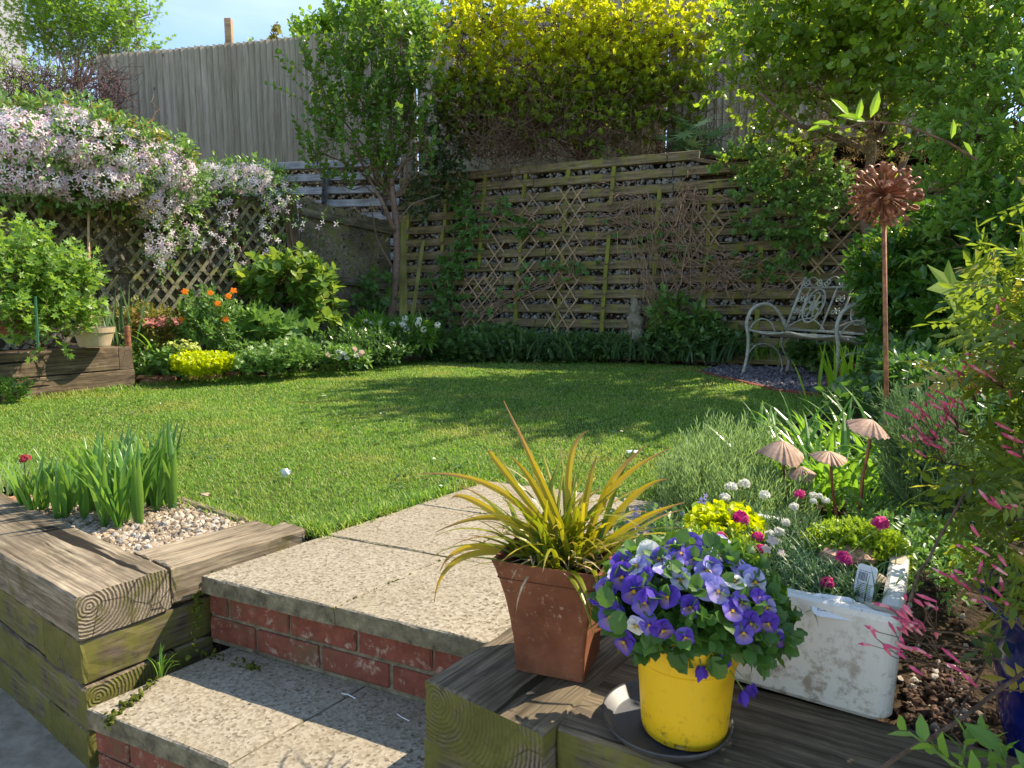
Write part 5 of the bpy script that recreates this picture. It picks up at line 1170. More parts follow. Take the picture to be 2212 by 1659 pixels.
# ---------------------------------------------------------------- rust sculpture
YS=2.4
hc=atY(1909,421,YS);sb=atY(1918,1110,YS);t=thing('flower_sculpture','tall rusty metal flower ball of curled strips on a thin pole','sculpture',sb)
m=MB();m.tube([sb,atY(1914,800,YS),hc],[.0080,.0078,.0072],10);m.build('pole',M['rust'],t,smooth=True)
n=112;gi=(np.arange(n)+.5)/n;phi=np.arccos(1-2*gi);the=PI*(1+5**.5)*np.arange(n)
for grp in (0,):
    Dr=np.stack([np.cos(the)*np.sin(phi),np.sin(the)*np.sin(phi),np.cos(phi)],1);m=MB()
    for d in Dr:
        Lq=rng.uniform(.080,.108);u=nrm(np.cross(d,rng.normal(size=3)));v=np.cross(d,u);s_=np.concatenate([np.linspace(.0,1,6),])
        P=[hc+d*Lq*s for s in s_];cr_=.0125;cc=hc+d*Lq+v*cr_
        for a in np.linspace(0,1.45*PI,8)[1:]:P.append(cc-v*cr_*math.cos(a)*(1-.12*a/4)+d*cr_*math.sin(a))
        P=np.array(P);wd=np.linspace(.0032,.0062,len(P))[:,None];A=P-u*wd;B=P+u*wd;k=len(P);T_n=nrm(np.gradient(P,axis=0));nn=np.cross(T_n,u)*.0007
        V=np.concatenate([A+nn,B+nn,B-nn,A-nn]);F=[]
        for i in range(k-1):
            for q in range(4):q2=(q+1)%4;F.append([q*k+i,q2*k+i,q2*k+i+1,q*k+i+1])
        F.append([0,k,2*k,3*k]);F.append([k-1,4*k-1,3*k-1,2*k-1]);m.add(V,F,rng.random())
    m.build('flower_head',M['rust'],t)
# mushrooms
def shroom(label,px,py,Y,wpx,tilt,by,bx,hgt=.42,dirx=0,wav=.12):
    c=atY(px,py,Y);r=wpx*.5*Y/FPX;b=atY(bx,by,Y);t=thing('metal_mushroom',label,'garden ornament',b,'rusty metal mushrooms on stems')
    nr,na=14,108;V=[];rr=np.linspace(.03,1,nr);an=np.arange(na)*2*PI/na
    for i,q in enumerate(rr):
        ro=r*q*(1+(.05*np.sin(3*an+dirx)+.04*np.sin(5*an+2))*q)
        z=-r*hgt*1.5*q**1.5+ r*wav*.8*q*q*np.sin(2*an+dirx)+.0028*q*np.sin(an*18)*(1+.5*np.sin(an*3))
        V.append(np.stack([ro*np.cos(an),ro*np.sin(an),z],1))
    V=np.concatenate(V+[v-[0,0,.0012] for v in V]);cz,sz=math.cos(tilt),math.sin(tilt);Rt=np.array([[cz,0,sz],[0,1,0],[-sz,0,cz]]);Rx=np.array([[1,0,0],[0,math.cos(.12),-math.sin(.12)],[0,math.sin(.12),math.cos(.12)]])
    V=V@(Rx@Rt).T+c+[0,0,r*hgt*.6];F=[]
    for h_ in (0,1):
        for i in range(nr-1):
            for j_ in range(na):
                f=[i*na+j_,i*na+(j_+1)%na,(i+1)*na+(j_+1)%na,(i+1)*na+j_];f=[x+h_*nr*na for x in f];F.append(f if h_ else f[::-1])
    F.append([x for x in range(na)]);m=MB().add(V,F,.5);m.build('cap',M['rustcap'],t,smooth=True)
    m=MB();m.tube(wig(b,c+[0,0,r*hgt*.4],7,.02),np.linspace(.006,.0045,7),8);m.build('stem',M['rust'],t,smooth=True)
shroom('left rusty mushroom with a wavy lifted brim above the lavender',1690,966,2.35,96,.05,1110,1697,.50,.6,.20)
shroom('smallest rusty mushroom, lowest of the four, half sunk in lavender',1731,1016,2.3,62,.0,1110,1735,.45,2.0,.18)
shroom('round flatter rusty mushroom between the lavender and the strap leaves',1791,982,2.2,76,.05,1140,1808,.30,1.0,.08)
shroom('largest rusty mushroom tilted towards the pole',1883,918,2.1,92,.30,1150,1845,.42,3.0,.14)
# ---------------------------------------------------------------- mid right planting
def needle(name,label,blobs,n,base,mat,size=.03,k=14,L_=.22,cat='plant',up=.9,T=LNARR,outw=.5,shell=.2,tw=.0012):
    t=thing(name,label,cat,base);m=MB();w=MB();P,d,i=samp(blobs,n,shell);B=np.asarray(base)
    D=nrm(d*outw+rng.normal(0,.25,P.shape)+[0,0,up*.6]);spray(m,w,P-D*L_*.5,D,L_*rng.uniform(.7,1.2,n),k,T,size,tw,.55,up,None,.4);m.build('leaves',mat,t);w.build('stems',M['stem'],t);return t
def bz_(px,py,z,r,w=1.):c=at(px,py,z);return (c+[0,0,r[2]*.3],np.array(r),w)
lavc=np.array([.86,2.62,0])
needle('lavender_bush','silvery green lavender bush spilling over the corner of the path',[(np.array([.72,2.42,.04]),np.array([.20,.26,.14]),1),(np.array([.88,2.70,.06]),np.array([.22,.28,.17]),1.2),(np.array([.84,2.25,.03]),np.array([.18,.20,.10]),.8)],1500,lavc,L['lav'],.034,14,.16,up=1.3)
needle('rosemary_bush','grey green rosemary like bush right of the pole',[bl(2010,1010,2.1,90,80,.22),bl(1990,930,2.3,60,50,.2),bl(2080,1060,1.95,80,80,.2),bl(1970,1090,2.0,50,50,.15)],900,at(2010,1220,0),L['rosem'],.028,18,.17,up=.8,outw=.7)
for (px,py,n,lr,wd,mat,lab,nm,ti) in [
 (1850,862,46,(.32,.50),.030,L['iris'],'bright backlit upright iris blades in front of the bench','iris_clump',(.02,.42)),
 (1990,880,30,(.3,.5),.032,L['iris'],'pale strap blades behind the rosemary beside the brick stack','iris_clump',(.05,.5)),
 (1800,1075,170,(.28,.46),.024,L['strap'],'large glossy arching strap leaf clump around the mushroom stems','crocosmia_clump',(.15,1.0)),
 (1760,985,90,(.24,.38),.020,L['strap'],'arching strap leaf clump behind the round mushroom','crocosmia_clump',(.2,1.0)),
 (1930,1010,80,(.26,.44),.026,L['strap'],'broad leaved clump right behind the sculpture pole','crocosmia_clump',(.1,.8)),
 (1800,890,60,(.12,.22),.012,L['strap'],'small grass tuft at the lawn corner by the slate pad','grass_tuft',(.1,.9)),
 (2030,860,50,(.2,.4),.03,L['border'],'leafy clump in front of the glossy shrub at right','leafy_clump',(.2,1.0))]:
    strapclump(lab,px,py,None,.13 if n>60 else .11,n,lr,wd,mat,ti,(.4,1.8) if nm!='iris_clump' else (.0,.45),name=nm,z=0,ry=.13)
gcover('low green weeds on the mulch right of the sink',[bl(1990,1180,1.75,60,20,.2),bl(2060,1200,1.7,60,25,.2),bl(1990,1240,1.6,50,20,.12),bl(1900,1130,2.0,50,14,.15)],520,at(2010,1290,0),mat=L['border'],size=.022,T=LEAF,k=7,L_=.05)
gcover('leafy weeds at the foot of the right hand shrubs',[bl(2000,820,3.6,60,24,.3),bl(2080,860,3.2,70,30,.3),bl(1960,790,4.2,60,20,.3),bl(2120,930,2.7,70,40,.3)],700,at(2040,900,0),mat=L['deep'],size=.06,T=LEAF)
gcover('ground ivy along the brick edge in front of the loose bricks',[bl(1900,850,4.2,60,12,.25),bl(1850,875,3.8,60,10,.25)],160,at(1890,875,0),mat=L['deep'],size=.05,T=LROUND)
t=gcover('fine bugle plant with violet spikes at the path edge behind the sink',[bl(1380,1165,1.98,50,14,.1),bl(1450,1180,1.9,40,12,.08)],80,at(1400,1185,0),mat=L['border'],size=.03,T=LEAF,name='bugle_plant')
m=MB()
for x,y in [(1378,1130),(1370,1140),(1520,1100),(1478,1150),(1405,1160)]:
    p=atY(x,y,2.0);Q=p+rng.normal(0,1,(26,3))*[.007,.007,.022];m=MB();flowers(m,Q,nrm(rng.normal(0,1,Q.shape)+[0,-.5,.2]),.008,[(.30,.28,.66),(.42,.38,.75)],4,.8);m.build('flower_spike',M['petal'],t)
# ---------------------------------------------------------------- daylily clump in the gravel bed
t=thing('daylily_clump','fresh green daylily fans growing through the gravel at left','plant',at(220,1130,0))
m=MB();Pn=[(70,1122),(95,1112),(120,1105),(150,1118),(160,1100),(185,1122),(205,1108),(228,1142),(245,1118),(262,1100),(275,1132),(290,1112),(305,1120),(325,1098),(340,1108),(358,1096),(372,1104),(50,1110),(130,1128),(255,1146),(300,1138)]
FP=[]
for k,(x,y) in enumerate(Pn):
    c=at(x,y,0);FP.append(c);nb=rng.integers(6,9);fa=rng.uniform(0,PI)
    az=np.where(np.arange(nb)%2==0,fa,fa+PI)+rng.normal(0,.3,nb);big=.85+.35*(x>200)
    blades(m,c+rng.normal(0,.004,(nb,3))*[1,1,0],az,np.linspace(.02,.36,nb)+rng.normal(0,.04,nb),rng.uniform(.19,.30,nb)*big,.027*rng.uniform(.8,1.15,nb),rng.uniform(.05,.75,nb),seg=9,fold=.45,pw=2.2)
m.build('leaves',L['day'],t,smooth=True)
m=MB();FP=np.array(FP);Q=FP[rng.integers(0,len(FP),260)]+rng.normal(0,.02,(260,3))*[1,1,0];blades(m,Q,rng.uniform(0,6.28,260),rng.uniform(.5,1.4,260),rng.uniform(.03,.10,260),.005,rng.uniform(.3,1.6,260),seg=4,twist=rng.normal(0,1,260));m.build('dried_leaves',M['straw'],t)
strapclump('pale grassy clump at the left frame edge behind the daylilies',10,1075,None,.05,70,(.12,.26),.008,L['lav'],(.1,.8),(.5,1.5),name='grass_clump',z=0,ry=.05)
c=at(51,1012,.0);c=atY(51,990,2.15);t=thing('dianthus','single dark red bud on a thin stem left of the daylilies','flower',at(60,1090,0));m=MB();m.tube([at(60,1090,0),c],.0018,5);m.build('stem',M['stem'],t);m=MB();Q=c+rng.normal(0,.006,(14,3));flowers(m,Q,nrm(Q-c+[0,-.002,.004]),.010,[(.35,.03,.05)],5,.9);m.build('flower',M['petal'],t)
# grass tuft in the corner of the lower step
c=at(345,1462,-.205)
t=thing('grass_tuft','little grass tuft growing in the crack between lower step and sleeper','grass',c);m=MB();n=13;blades(m,c+rng.normal(0,.006,(n,3))*[1,1,0],rng.uniform(0,6.28,n),rng.uniform(.05,.6,n),rng.uniform(.05,.11,n),.0035,rng.uniform(.3,2.0,n),seg=7,pw=1.6);m.build('leaves',L['strap'],t)
m=MB()
for (a,b,k,z) in [((232,1560),(345,1462),90,-.21),((420,1410),(432,1240),60,-.16),((435,1410),(560,1450),40,-.208)]:
    p=at(*a,z);q=at(*b,z if a[1]>1405 and b[1]>1300 else -.02);tt=rng.random((k,1));Q=p+(q-p)*tt+rng.normal(0,.007,(k,3));stones(m,Q,rng.uniform(.003,.009,k),.6,.35)
o=m.build('moss',simple('moss',(.03,.04,.008),(.11,.13,.02),60,1,.1,1,.004),None);tag(o,kind='stuff')
# ---------------------------------------------------------------- terracotta pot with grassy plant
zb=ZR+.001
b0=at(1108,1447,zb)[:2];b1=at(1262,1478,zb)[:2];e1=nrm(b1-b0);wb=np.linalg.norm(b1-b0);e2=np.array([-e1[1],e1[0]])
pc=b0+e1*wb/2+e2*wb/2;t=thing('terracotta_pot','square flared terracotta pot standing on the dark sleeper','plant pot',(*pc,zb))
hp=.238;zs=np.linspace(0,1,14);m=MB();rings=[]
def ring(hw,z,n=9,rd=.10):
    pts=[]
    for cx,cy in ((1,-1),(1,1),(-1,1),(-1,-1)):
        a0=math.atan2(cy,cx)-PI/4
        for q in np.linspace(0,PI/2,4):pts.append(np.array([cx*hw*(1-rd),cy*hw*(1-rd)])+hw*rd*np.array([math.cos(a0+q),math.sin(a0+q)]))
    out=[]
    for i in range(len(pts)):
        p,q=pts[i],pts[(i+1)%len(pts)];out.append(p)
        if np.linalg.norm(q-p)>hw*.5:
            for f in np.linspace(0,1,7)[1:-1]:out.append(p+(q-p)*f)
    P=np.array(out);return np.stack([pc[0]+P[:,0]*e1[0]+P[:,1]*e2[0],pc[1]+P[:,0]*e1[1]+P[:,1]*e2[1],np.full(len(P),zb+z)],1)
prof=[(wb/2*(.97+.04*s+.46*s**2.1),hp*s) for s in zs]+[(wb/2*1.46,hp+.002),(wb/2*1.40,hp),(wb/2*1.33,hp-.02),(wb/2*1.22,hp-.05)]
rg=[ring(*p) for p in prof];k=len(rg[0]);V=np.concatenate(rg)+rng.normal(0,.0004,(len(rg)*k,3));F=[[i*k+j_,i*k+(j_+1)%k,(i+1)*k+(j_+1)%k,(i+1)*k+j_] for i in range(len(rg)-1) for j_ in range(k)];F.append(list(range(k))[::-1])
m.add(V,F);m.build('pot',M['terracotta'],t,smooth=False)
m=MB();V=ring(wb/2*1.36,hp-.035);m.add(V,[list(range(len(V)))]);m.build('compost',M['soil'],t)
pt=np.array([*pc,zb+hp-.035])
def strapm(name,g0,g1,tip):
    q=N(name);c=q.attr('col','Color');g=q.mix(q.attr(),(.75,.8,.7),(1.15,1.1,1.0));c=q.mix(1.0,c,g,'MULTIPLY');q.fin(c,.38,.45);tr=q.n('BsdfTranslucent');q.l(q.mix(1.0,c,(2.0,1.9,1.0),'MULTIPLY'),tr.inputs[0]);mm=q.n('MixShader');mm.inputs[0].default_value=.35
    q.l(q.b.outputs[0],mm.inputs[1]);q.l(tr.outputs[0],mm.inputs[2]);q.l(mm.outputs[0],q.out.inputs[0]);return q.m
SM=strapm('yellowing_strap_leaf',0,0,0)
t=thing('libertia_plant','arching olive and yellow strap leaved plant with brown dry tips in the terracotta pot','plant',pt);m=MB()
n=165;seg=10;ss=np.linspace(0,1,seg+1)[None,:,None];yl=rng.random((n,1,1))**1.8;cA=np.array([.07,.14,.012])*(1-yl)+np.array([.26,.27,.02])*yl;cB=np.array([.20,.24,.02])*(1-yl)+np.array([.50,.38,.04])*yl;ct=np.array([.26,.13,.06])
tp=rng.uniform(.6,1.0,(n,1,1));colr=cA+(cB-cA)*ss;kq=np.clip((ss-tp)*5,0,1);colr=colr*(1-kq)+ct*kq
az=rng.uniform(0,6.28,n);P=pt+np.stack([rng.normal(0,.028,n),rng.normal(0,.028,n),np.zeros(n)],1)
Lq=np.concatenate([rng.uniform(.13,.31,n-50),rng.uniform(.08,.18,50)])
blades(m,P,az,rng.uniform(.2,1.25,n),Lq,rng.uniform(.008,.014,n),rng.uniform(.3,1.7,n),seg=seg,fold=.35,pw=1.9,twist=rng.normal(0,.25,n),col=colr)
# the individual long leaves the photo shows
spec=[((1240,1190),(1170,1040),(1088,866),(1.0)),((1210,1180),(1080,1060),(905,1024),1),((1200,1190),(1040,1090),(975,1078),1),((1200,1200),(1090,1120),(940,1150),1),((1200,1220),(1030,1180),(950,1235),1),((1200,1215),(1010,1200),(938,1300),1),((1260,1190),(1320,1060),(1450,968),1),((1270,1180),(1360,1080),(1440,1035),1),((1280,1200),(1370,1130),(1480,1085),1),((1270,1180),(1310,1060),(1400,960),1),((1240,1170),(1230,1010),(1272,930),1),((1220,1190),(1160,1060),(1100,985),1),((1250,1190),(1270,1060),(1290,985),1),((1225,1200),(1212,1260),(1210,1325),1),((1250,1215),(1330,1270),(1345,1330),1),((1235,1190),(1090,1020),(1060,975),1)]
for a,b,c_,_ in spec:
    Y0=pt[1];dY=rng.uniform(-.05,.08);A=atY(*a,Y0);B=atY(*b,Y0+dY*.6);C=atY(*c_,Y0+dY);A[2]=min(A[2],pt[2]+.02)
    s=np.linspace(0,1,14)[:,None];Q=A*(1-s)**2+2*(2*B-.5*A-.5*C)*s*(1-s)*.5*2*.5+B*0+C*s**2 if False else (A*(1-s)*(1-2*s)+4*B*s*(1-s)+C*s*(2*s-1))
    Tn=nrm(np.gradient(Q,axis=0));sd=nrm(np.cross(Tn,[0,-1,.35]));wv=(.0066*np.minimum(1,.5+s*2)*np.clip((1-s)*2.2,.08,1)**.8);fo=nrm(np.cross(sd,Tn))*wv*.4
    V=np.stack([Q-sd*wv,Q-fo,Q+sd*wv],1).reshape(-1,3);F=[[i*3+j_,i*3+j_+1,i*3+4+j_,i*3+3+j_] for i in range(13) for j_ in range(2)]
    y_=rng.random();cc=(np.array([.20,.22,.015])*(1-y_)+np.array([.42,.36,.03])*y_)*(1-s)+np.array([.45,.30,.04])*s;kk=np.clip((s-rng.uniform(.62,.85))*6,0,1);cc=cc*(1-kk)+np.array([.28,.17,.10])*kk
    m.add(V,np.array(F),rng.random(),np.repeat(cc,3,0))
m.build('leaves',SM,t)
m=MB();n=40;blades(m,P[:n],rng.uniform(0,6.28,n),rng.uniform(.6,1.4,n),rng.uniform(.06,.2,n),.006,rng.uniform(.6,2.2,n),seg=6,twist=rng.normal(0,.8,n));m.build('dead_leaves',M['straw'],t)
# ---------------------------------------------------------------- yellow pot with violas on a saucer
YP=1.112
yc=atY(1476,1600,YP);cz=ZR+.001;cy=np.array([yc[0],yc[1],cz]);rs=.109
cs=np.array([*at(1440,1575,ZR)[:2],cz]);cs=cy+[-.028,.012,0]
m=MB();m.lathe([(0,.004),(.09,.004),(.094,.006),(rs,.020),(rs+.004,.022),(rs+.003,.017),(.098,0),(0,.0)],cs,64);o=m.build('pot_saucer',M['saucer'],None,smooth=True);tag(o,'dark grey plastic saucer under the yellow pot','saucer')
pz=cy+[0,0,.007];t=thing('yellow_pot','glossy yellow plastic plant pot with a wide rim standing in a grey saucer','plant pot',pz)
hy=.200;r0,r1=.072,.089
pf=[(0,.006),(r0-.008,.006),(r0-.004,0)]+[(r0+.0,.002),(r0+.002,.012)]+[(r0+.002+(r1-.008-r0)*s,.012+(hy*.66-.012)*s) for s in np.linspace(0,1,6)[1:]]+[(r1-.003,hy*.67),(r1-.001,hy*.69),(r1+.003,hy*.97),(r1+.004,hy),(r1+.001,hy+.001),(r1-.003,hy-.002),(r1-.010,hy*.8),(0,hy*.8)]
m=MB();m.lathe(pf,pz,96);V,F=m.V[0],m.F[0]
# cut drainage notches at the foot
keep=[]
for f in F:
    c=V[f].mean(0)-pz;a=math.degrees(math.atan2(c[1],c[0]))
    if c[2]<.0115 and math.hypot(c[0],c[1])>r0-.006 and any(abs((a-q+180)%360-180)<7.5 for q in (-108,-18,72,162)):continue
    keep.append(f)
m.F[0]=np.array(keep);m.build('pot',M['yellow'],t,smooth=False)
m=MB();m.lathe([(0,hy*.86),(r1-.006,hy*.86)],pz,32);m.build('compost',M['soil'],t)
t=thing('viola_plant','mound of violet, lilac and white violas overflowing the yellow pot','flowering plant',pz+[0,0,hy*.86])
vc=pz+[0,0,hy+.030];vr=np.array([.140,.118,.082])
vb=[(vc,vr*.86,3),(vc+[-.045,-.02,-.01],np.array([.08,.07,.055]),1),(vc+[.06,-.03,-.02],np.array([.075,.06,.07]),1.2)]
m=MB();w=MB();P,d,i=samp(vb,520,.45);kk=(P[:,2]>pz[2]+hy*.93)|(P[:,0]>pz[0]+.08);P,d=P[kk],d[kk]
spray(m,w,P,d,.035,6,LROUND,.024,.0009,1.1,.4,None,.5);
# a few big scalloped leaves over the rim
LS=T_([[0,0,0]]+[[math.sin(a)*.42*(1+.07*math.cos(9*a)),.48-math.cos(a)*.48*(1+.05*math.cos(9*a)),-.05*abs(math.sin(a))] for a in np.linspace(.25,2*PI-.25,22)]+[[0,.5,.05]],[[23,k+1,k] for k in range(1,22)]+[[23,1,0],[23,0,22]])
bigp=[(1400,1375,.05),(1455,1420,.045),(1540,1440,.045),(1585,1400,.05),(1335,1340,.045),(1510,1395,.04),(1640,1350,.04),(1300,1290,.04)]
for x,y,s_ in bigp:
    p=atY(x,y-22,YP-.098);place(m,LS,p[None],nrm(np.array([[rng.normal(0,.3),-.25,-.9]])),nrm(np.array([[rng.normal(0,.3),-.9,.35]])),np.array([s_*.85]))
m.build('leaves',L['viola'],t);w.build('stems',M['stem'],t)
def viola(m,p,nv,sz,c_top,c_low,roll):
    nv=nrm(nv);upv=nrm(up_-nv*np.dot(up_,nv));sd=np.cross(upv,nv);c,s=math.cos(roll),math.sin(roll);ux=sd*c+upv*s;uy=upv*c-sd*s
    def petal(ang,rl,rw,z,c0,cin,curl):
        na=11;V=[np.zeros(3)];dx=np.array([math.sin(ang),math.cos(ang)]);px_=np.array([dx[1],-dx[0]]);cols=[cin]
        for ring_,f in ((0,.45),(1,1.0)):
            for q in np.linspace(-1,1,na):
                a=q*PI*.5*1.15;r=math.cos(a*.5)**.7
                e=dx*(rl*f*(.45+.55*math.cos(a*.87)))+px_*(rw*f*math.sin(a))
                V.append(np.array([e[0],e[1],z+curl*f*f*(.5+.5*math.cos(q*5+ang*3))-abs(q)*.05*f]));cols.append(np.array(cin)*.35+np.array(c0)*.65 if ring_==0 else np.array(c0)*(1+.06*q))
        V=np.array(V);F3=[[0,1+k,2+k] for k in range(na-1)];F4=[[1+k,1+na+k,2+na+k,2+k] for k in range(na-1)]
        W_=p+sz*(V[:,[0]]*ux+V[:,[1]]*uy+V[:,[2]]*nv);m.add(W_,F3+F4,.5,np.array(cols))
    dk=np.array([.05,.02,.12])
    for a in (.42,-.42):petal(a,.60,.40,-.06,c_top,c_top,.10)
    for a in (1.55,-1.55):petal(a,.52,.34,.02,c_low,np.array(c_low)*.25+dk*.75,.08)
    petal(PI,.58,.46,.06,c_low,(.75,.50,.02),.10)
    cen=p+nv*sz*.09;m.add(cen+sz*np.array([ux*.08*math.cos(a)+uy*(.08*math.sin(a)-.05) for a in np.linspace(0,2*PI,7)[:-1]]),[list(range(6))],.5,(.85,.48,.02))
    for a in (-.35,-.12,.12,.35,1.25,1.5,-1.25,-1.5):       # whisker lines
        dr=-uy*math.cos(a)+ux*math.sin(a);sx_=np.cross(nv,dr);q0=p+nv*sz*(.075 if abs(a)<1 else .055)
        m.add(np.array([q0+dr*sz*.09-sx_*sz*.012,q0+dr*sz*.09+sx_*sz*.012,q0+dr*sz*.30+nv*sz*.03]),[[0,1,2]],.5,tuple(dk*.8))
vio=(.13,.065,.50);vm=(.20,.14,.62);lil=(.42,.38,.80);pale=(.66,.66,.88);wht=(.84,.84,.80)
VF=[(1378,1222,lil,pale),(1330,1240,wht,pale),(1395,1245,vio,vm),(1345,1245,vio,vio),(1310,1270,vio,vm),(1300,1310,vio,vm),(1320,1330,vio,vm),(1345,1215,vm,vio),(1440,1235,pale,lil),(1455,1215,vm,lil),(1470,1250,lil,pale),(1500,1205,vm,vm),(1520,1210,lil,vm),(1425,1205,vm,vm),(1540,1225,lil,pale),(1400,1195,wht,wht),(1530,1232,vm,lil),(1528,1268,lil,lil),(1550,1275,lil,lil),(1585,1256,wht,wht),(1610,1240,lil,lil),(1595,1225,vm,lil),(1630,1255,lil,pale),(1640,1290,vio,vio),(1655,1310,vm,lil),(1582,1318,vio,vm),(1600,1300,vm,vm),(1375,1350,pale,wht),(1402,1348,vm,vm),(1430,1360,vio,vio),(1490,1310,vio,vio),(1605,1365,vio,vm),(1480,1375,vm,vio),(1445,1290,vio,vio),(1395,1300,vio,vm),(1660,1345,vio,vio),(1670,1380,lil,vio),(1555,1200,pale,lil),(1455,1180,vm,vm),(1490,1178,vm,vm),(1520,1180,lil,lil),(1470,1195,vio,vm),(1370,1275,vio,vio),(1620,1345,vio,vio),(1350,1385,vio,vio),(1560,1170,lil,pale)]
m=MB();w=MB()
for x,y,a,b in VF:
    # put on the mound surface: solve along the ray with an enlarged ellipsoid
    r=nrm(ray(x,y));o_=(CAM-vc)/(vr*1.16);dd=r/(vr*1.16);A_=dd@dd;B_=2*o_@dd;C_=o_@o_-1;D_=B_*B_-4*A_*C_
    tt=(-B_-math.sqrt(D_))/(2*A_) if D_>0 else -B_/(2*A_)
    p=CAM+r*tt;nv=nrm((p-vc)/vr**2)*.9+np.array([.0,-.65,.15])+rng.normal(0,.42,3);m=MB();viola(m,p,nv,rng.uniform(.025,.042),a,b,rng.normal(0,.3));m.build('flower',M['petal'],t)
    w.tube(wig(vc+(p-vc)*.35,p-nrm(nv)*.004,5,.08),.0011,4,cap=False)
for x,y in [(1572,1412),(1486,1380),(1515,1440),(1605,1490),(1622,1480),(1395,1270),(1640,1385),(1380,1420)][:7]:
    m=MB();p=atY(x,y,YP-.10);Q=np.repeat(p[None],5,0);place(m,LEAF,Q,nrm(rng.normal(0,.35,(5,3))+[0,0,-1]),nrm(rng.normal(0,1,(5,3))+[0,-.8,0]),.026,None,np.broadcast_to(np.array(vio)[None,None],(5,len(LEAF[0]),3)),wid=1.3)
    w.tube(wig(vc,p,5,.1),.0011,4,cap=False);m.build('closed_flower',M['petal'],t)
w.build('flower_stems',M['stem'],t)
# ---------------------------------------------------------------- white sink planter
sz=ZR+.002;zs_=.205;FR=at(1930,1575,sz)[:2];BR=atP(1968,1160,[0,0,sz+zs_],[0,0,1])[:2];sp_=nrm(BR-FR);su=np.array([-sp_[1],sp_[0]]);su=su if su[0]<0 else -su
SD_=np.linalg.norm(BR-FR);SW_=.46;t=thing('sink_planter','old white glazed sink full of alpine plants, chipped rim and cracked glaze','planter',(*(FR+sp_*SD_/2+su*SW_/2),sz))
def rrect(x0,y0,x1,y1,r,z,dr=0):
    P=[]
    for cx,cy,a0 in ((x1-r,y0+r,-PI/2),(x1-r,y1-r,0),(x0+r,y1-r,PI/2),(x0+r,y0+r,PI)):
        for a in np.linspace(a0,a0+PI/2,7):P.append([cx+r*math.cos(a),cy+r*math.sin(a)])
    P=np.array(P);return np.stack([FR[0]+su[0]*P[:,0]+sp_[0]*P[:,1],FR[1]+su[1]*P[:,0]+sp_[1]*P[:,1],np.full(len(P),sz+z)],1)
tw_=.034;rgs=[rrect(.012,.012,SW_-.012,SD_-.012,.03,0),rrect(.004,.004,SW_-.004,SD_-.004,.03,.010),rrect(0,0,SW_,SD_,.03,.10),rrect(-.002,-.002,SW_+.002,SD_+.002,.03,zs_-.014),rrect(0,0,SW_,SD_,.03,zs_-.004),rrect(.007,.007,SW_-.007,SD_-.007,.027,zs_),rrect(tw_-.008,tw_-.008,SW_-tw_+.008,SD_-tw_+.008,.024,zs_),rrect(tw_,tw_,SW_-tw_,SD_-tw_,.02,zs_-.008),rrect(tw_+.006,tw_+.006,SW_-tw_-.006,SD_-tw_-.006,.02,zs_-.10)]
k=len(rgs[0]);V=np.concatenate(rgs);F=[[i*k+j_,(i+1)*k+j_,(i+1)*k+(j_+1)%k,i*k+(j_+1)%k] for i in range(len(rgs)-1) for j_ in range(k)]+[list(range(k))];F=[f[::-1] for f in F]
m=MB().add(V,F);m.build('sink',M['ceramic'],t,smooth=False)
def sk(x,y,z):return np.array([*(FR+su*x+sp_*y),sz+z])
m=MB();m.add([sk(tw_,tw_,zs_-.035),sk(SW_-tw_,tw_,zs_-.035),sk(SW_-tw_,SD_-tw_,zs_-.03),sk(tw_,SD_-tw_,zs_-.03)],[[0,1,2,3]]);m.build('compost',M['soil'],t)
m=MB()
for (cx,cy,rx,ry) in ((.022,.024,.036,.02),(.020,.30,.016,.04)):
    a=np.linspace(0,2*PI,17)[:-1];m.add(np.array([sk(cx+rx*math.cos(q)*(1+.2*math.sin(3*q)),cy+ry*math.sin(q)*(1+.2*math.cos(2*q)),zs_+.0014) for q in a]),[list(range(16))])
m.build('chipped_rim',M['chip'],t)
m=MB();P=[sk(.195,-.0025,zs_-.050+ .05*f) for f in np.linspace(0,1,5)]+[sk(.195,.012,zs_+.0012),sk(.192,.03,zs_+.001)];m.tube(np.array(P),.0011,5);m.build('crack_wire',M['ink'],t)
def mound(name,label,x,y,rx,ry,h,n,T,size,mat,k=7,L_=.03,shell=.5,up=.8,cat='plant',ang=.8):
    c=sk(x,y,zs_-.035);return plant(name,label,cat,c,[(c+[0,0,.004],np.array([rx,ry,h]),1)],n,k,T,size,mat,None,L=L_,ang=ang,up=up,shell=shell,flatn=.6,cut=lambda P:P[:,2]>c[2]-.01)
mound('saxifrage_cushion','bright moss green cushion plant overhanging the back right corner of the sink',.105,SD_-.115,.105,.085,.062,1500,LEAF,.012,L['sax'],k=7,L_=.018,shell=.75)
mound('sedum_mat','yellow green sedum mat in the back left of the sink',.385,SD_-.13,.085,.09,.055,420,LROUND,.017,L['lime'],k=7,L_=.02,shell=.7)
mound('alpine_mat','low mossy green mat between the violas and the thrift in the sink',.36,SD_-.30,.10,.10,.04,500,LEAF,.013,L['sax'],k=7,L_=.02,shell=.6)
mound('silvery_mat','grey green fine mat at the back centre of the sink',.235,SD_-.07,.07,.05,.03,260,LNARR,.02,L['rosem'],k=8)
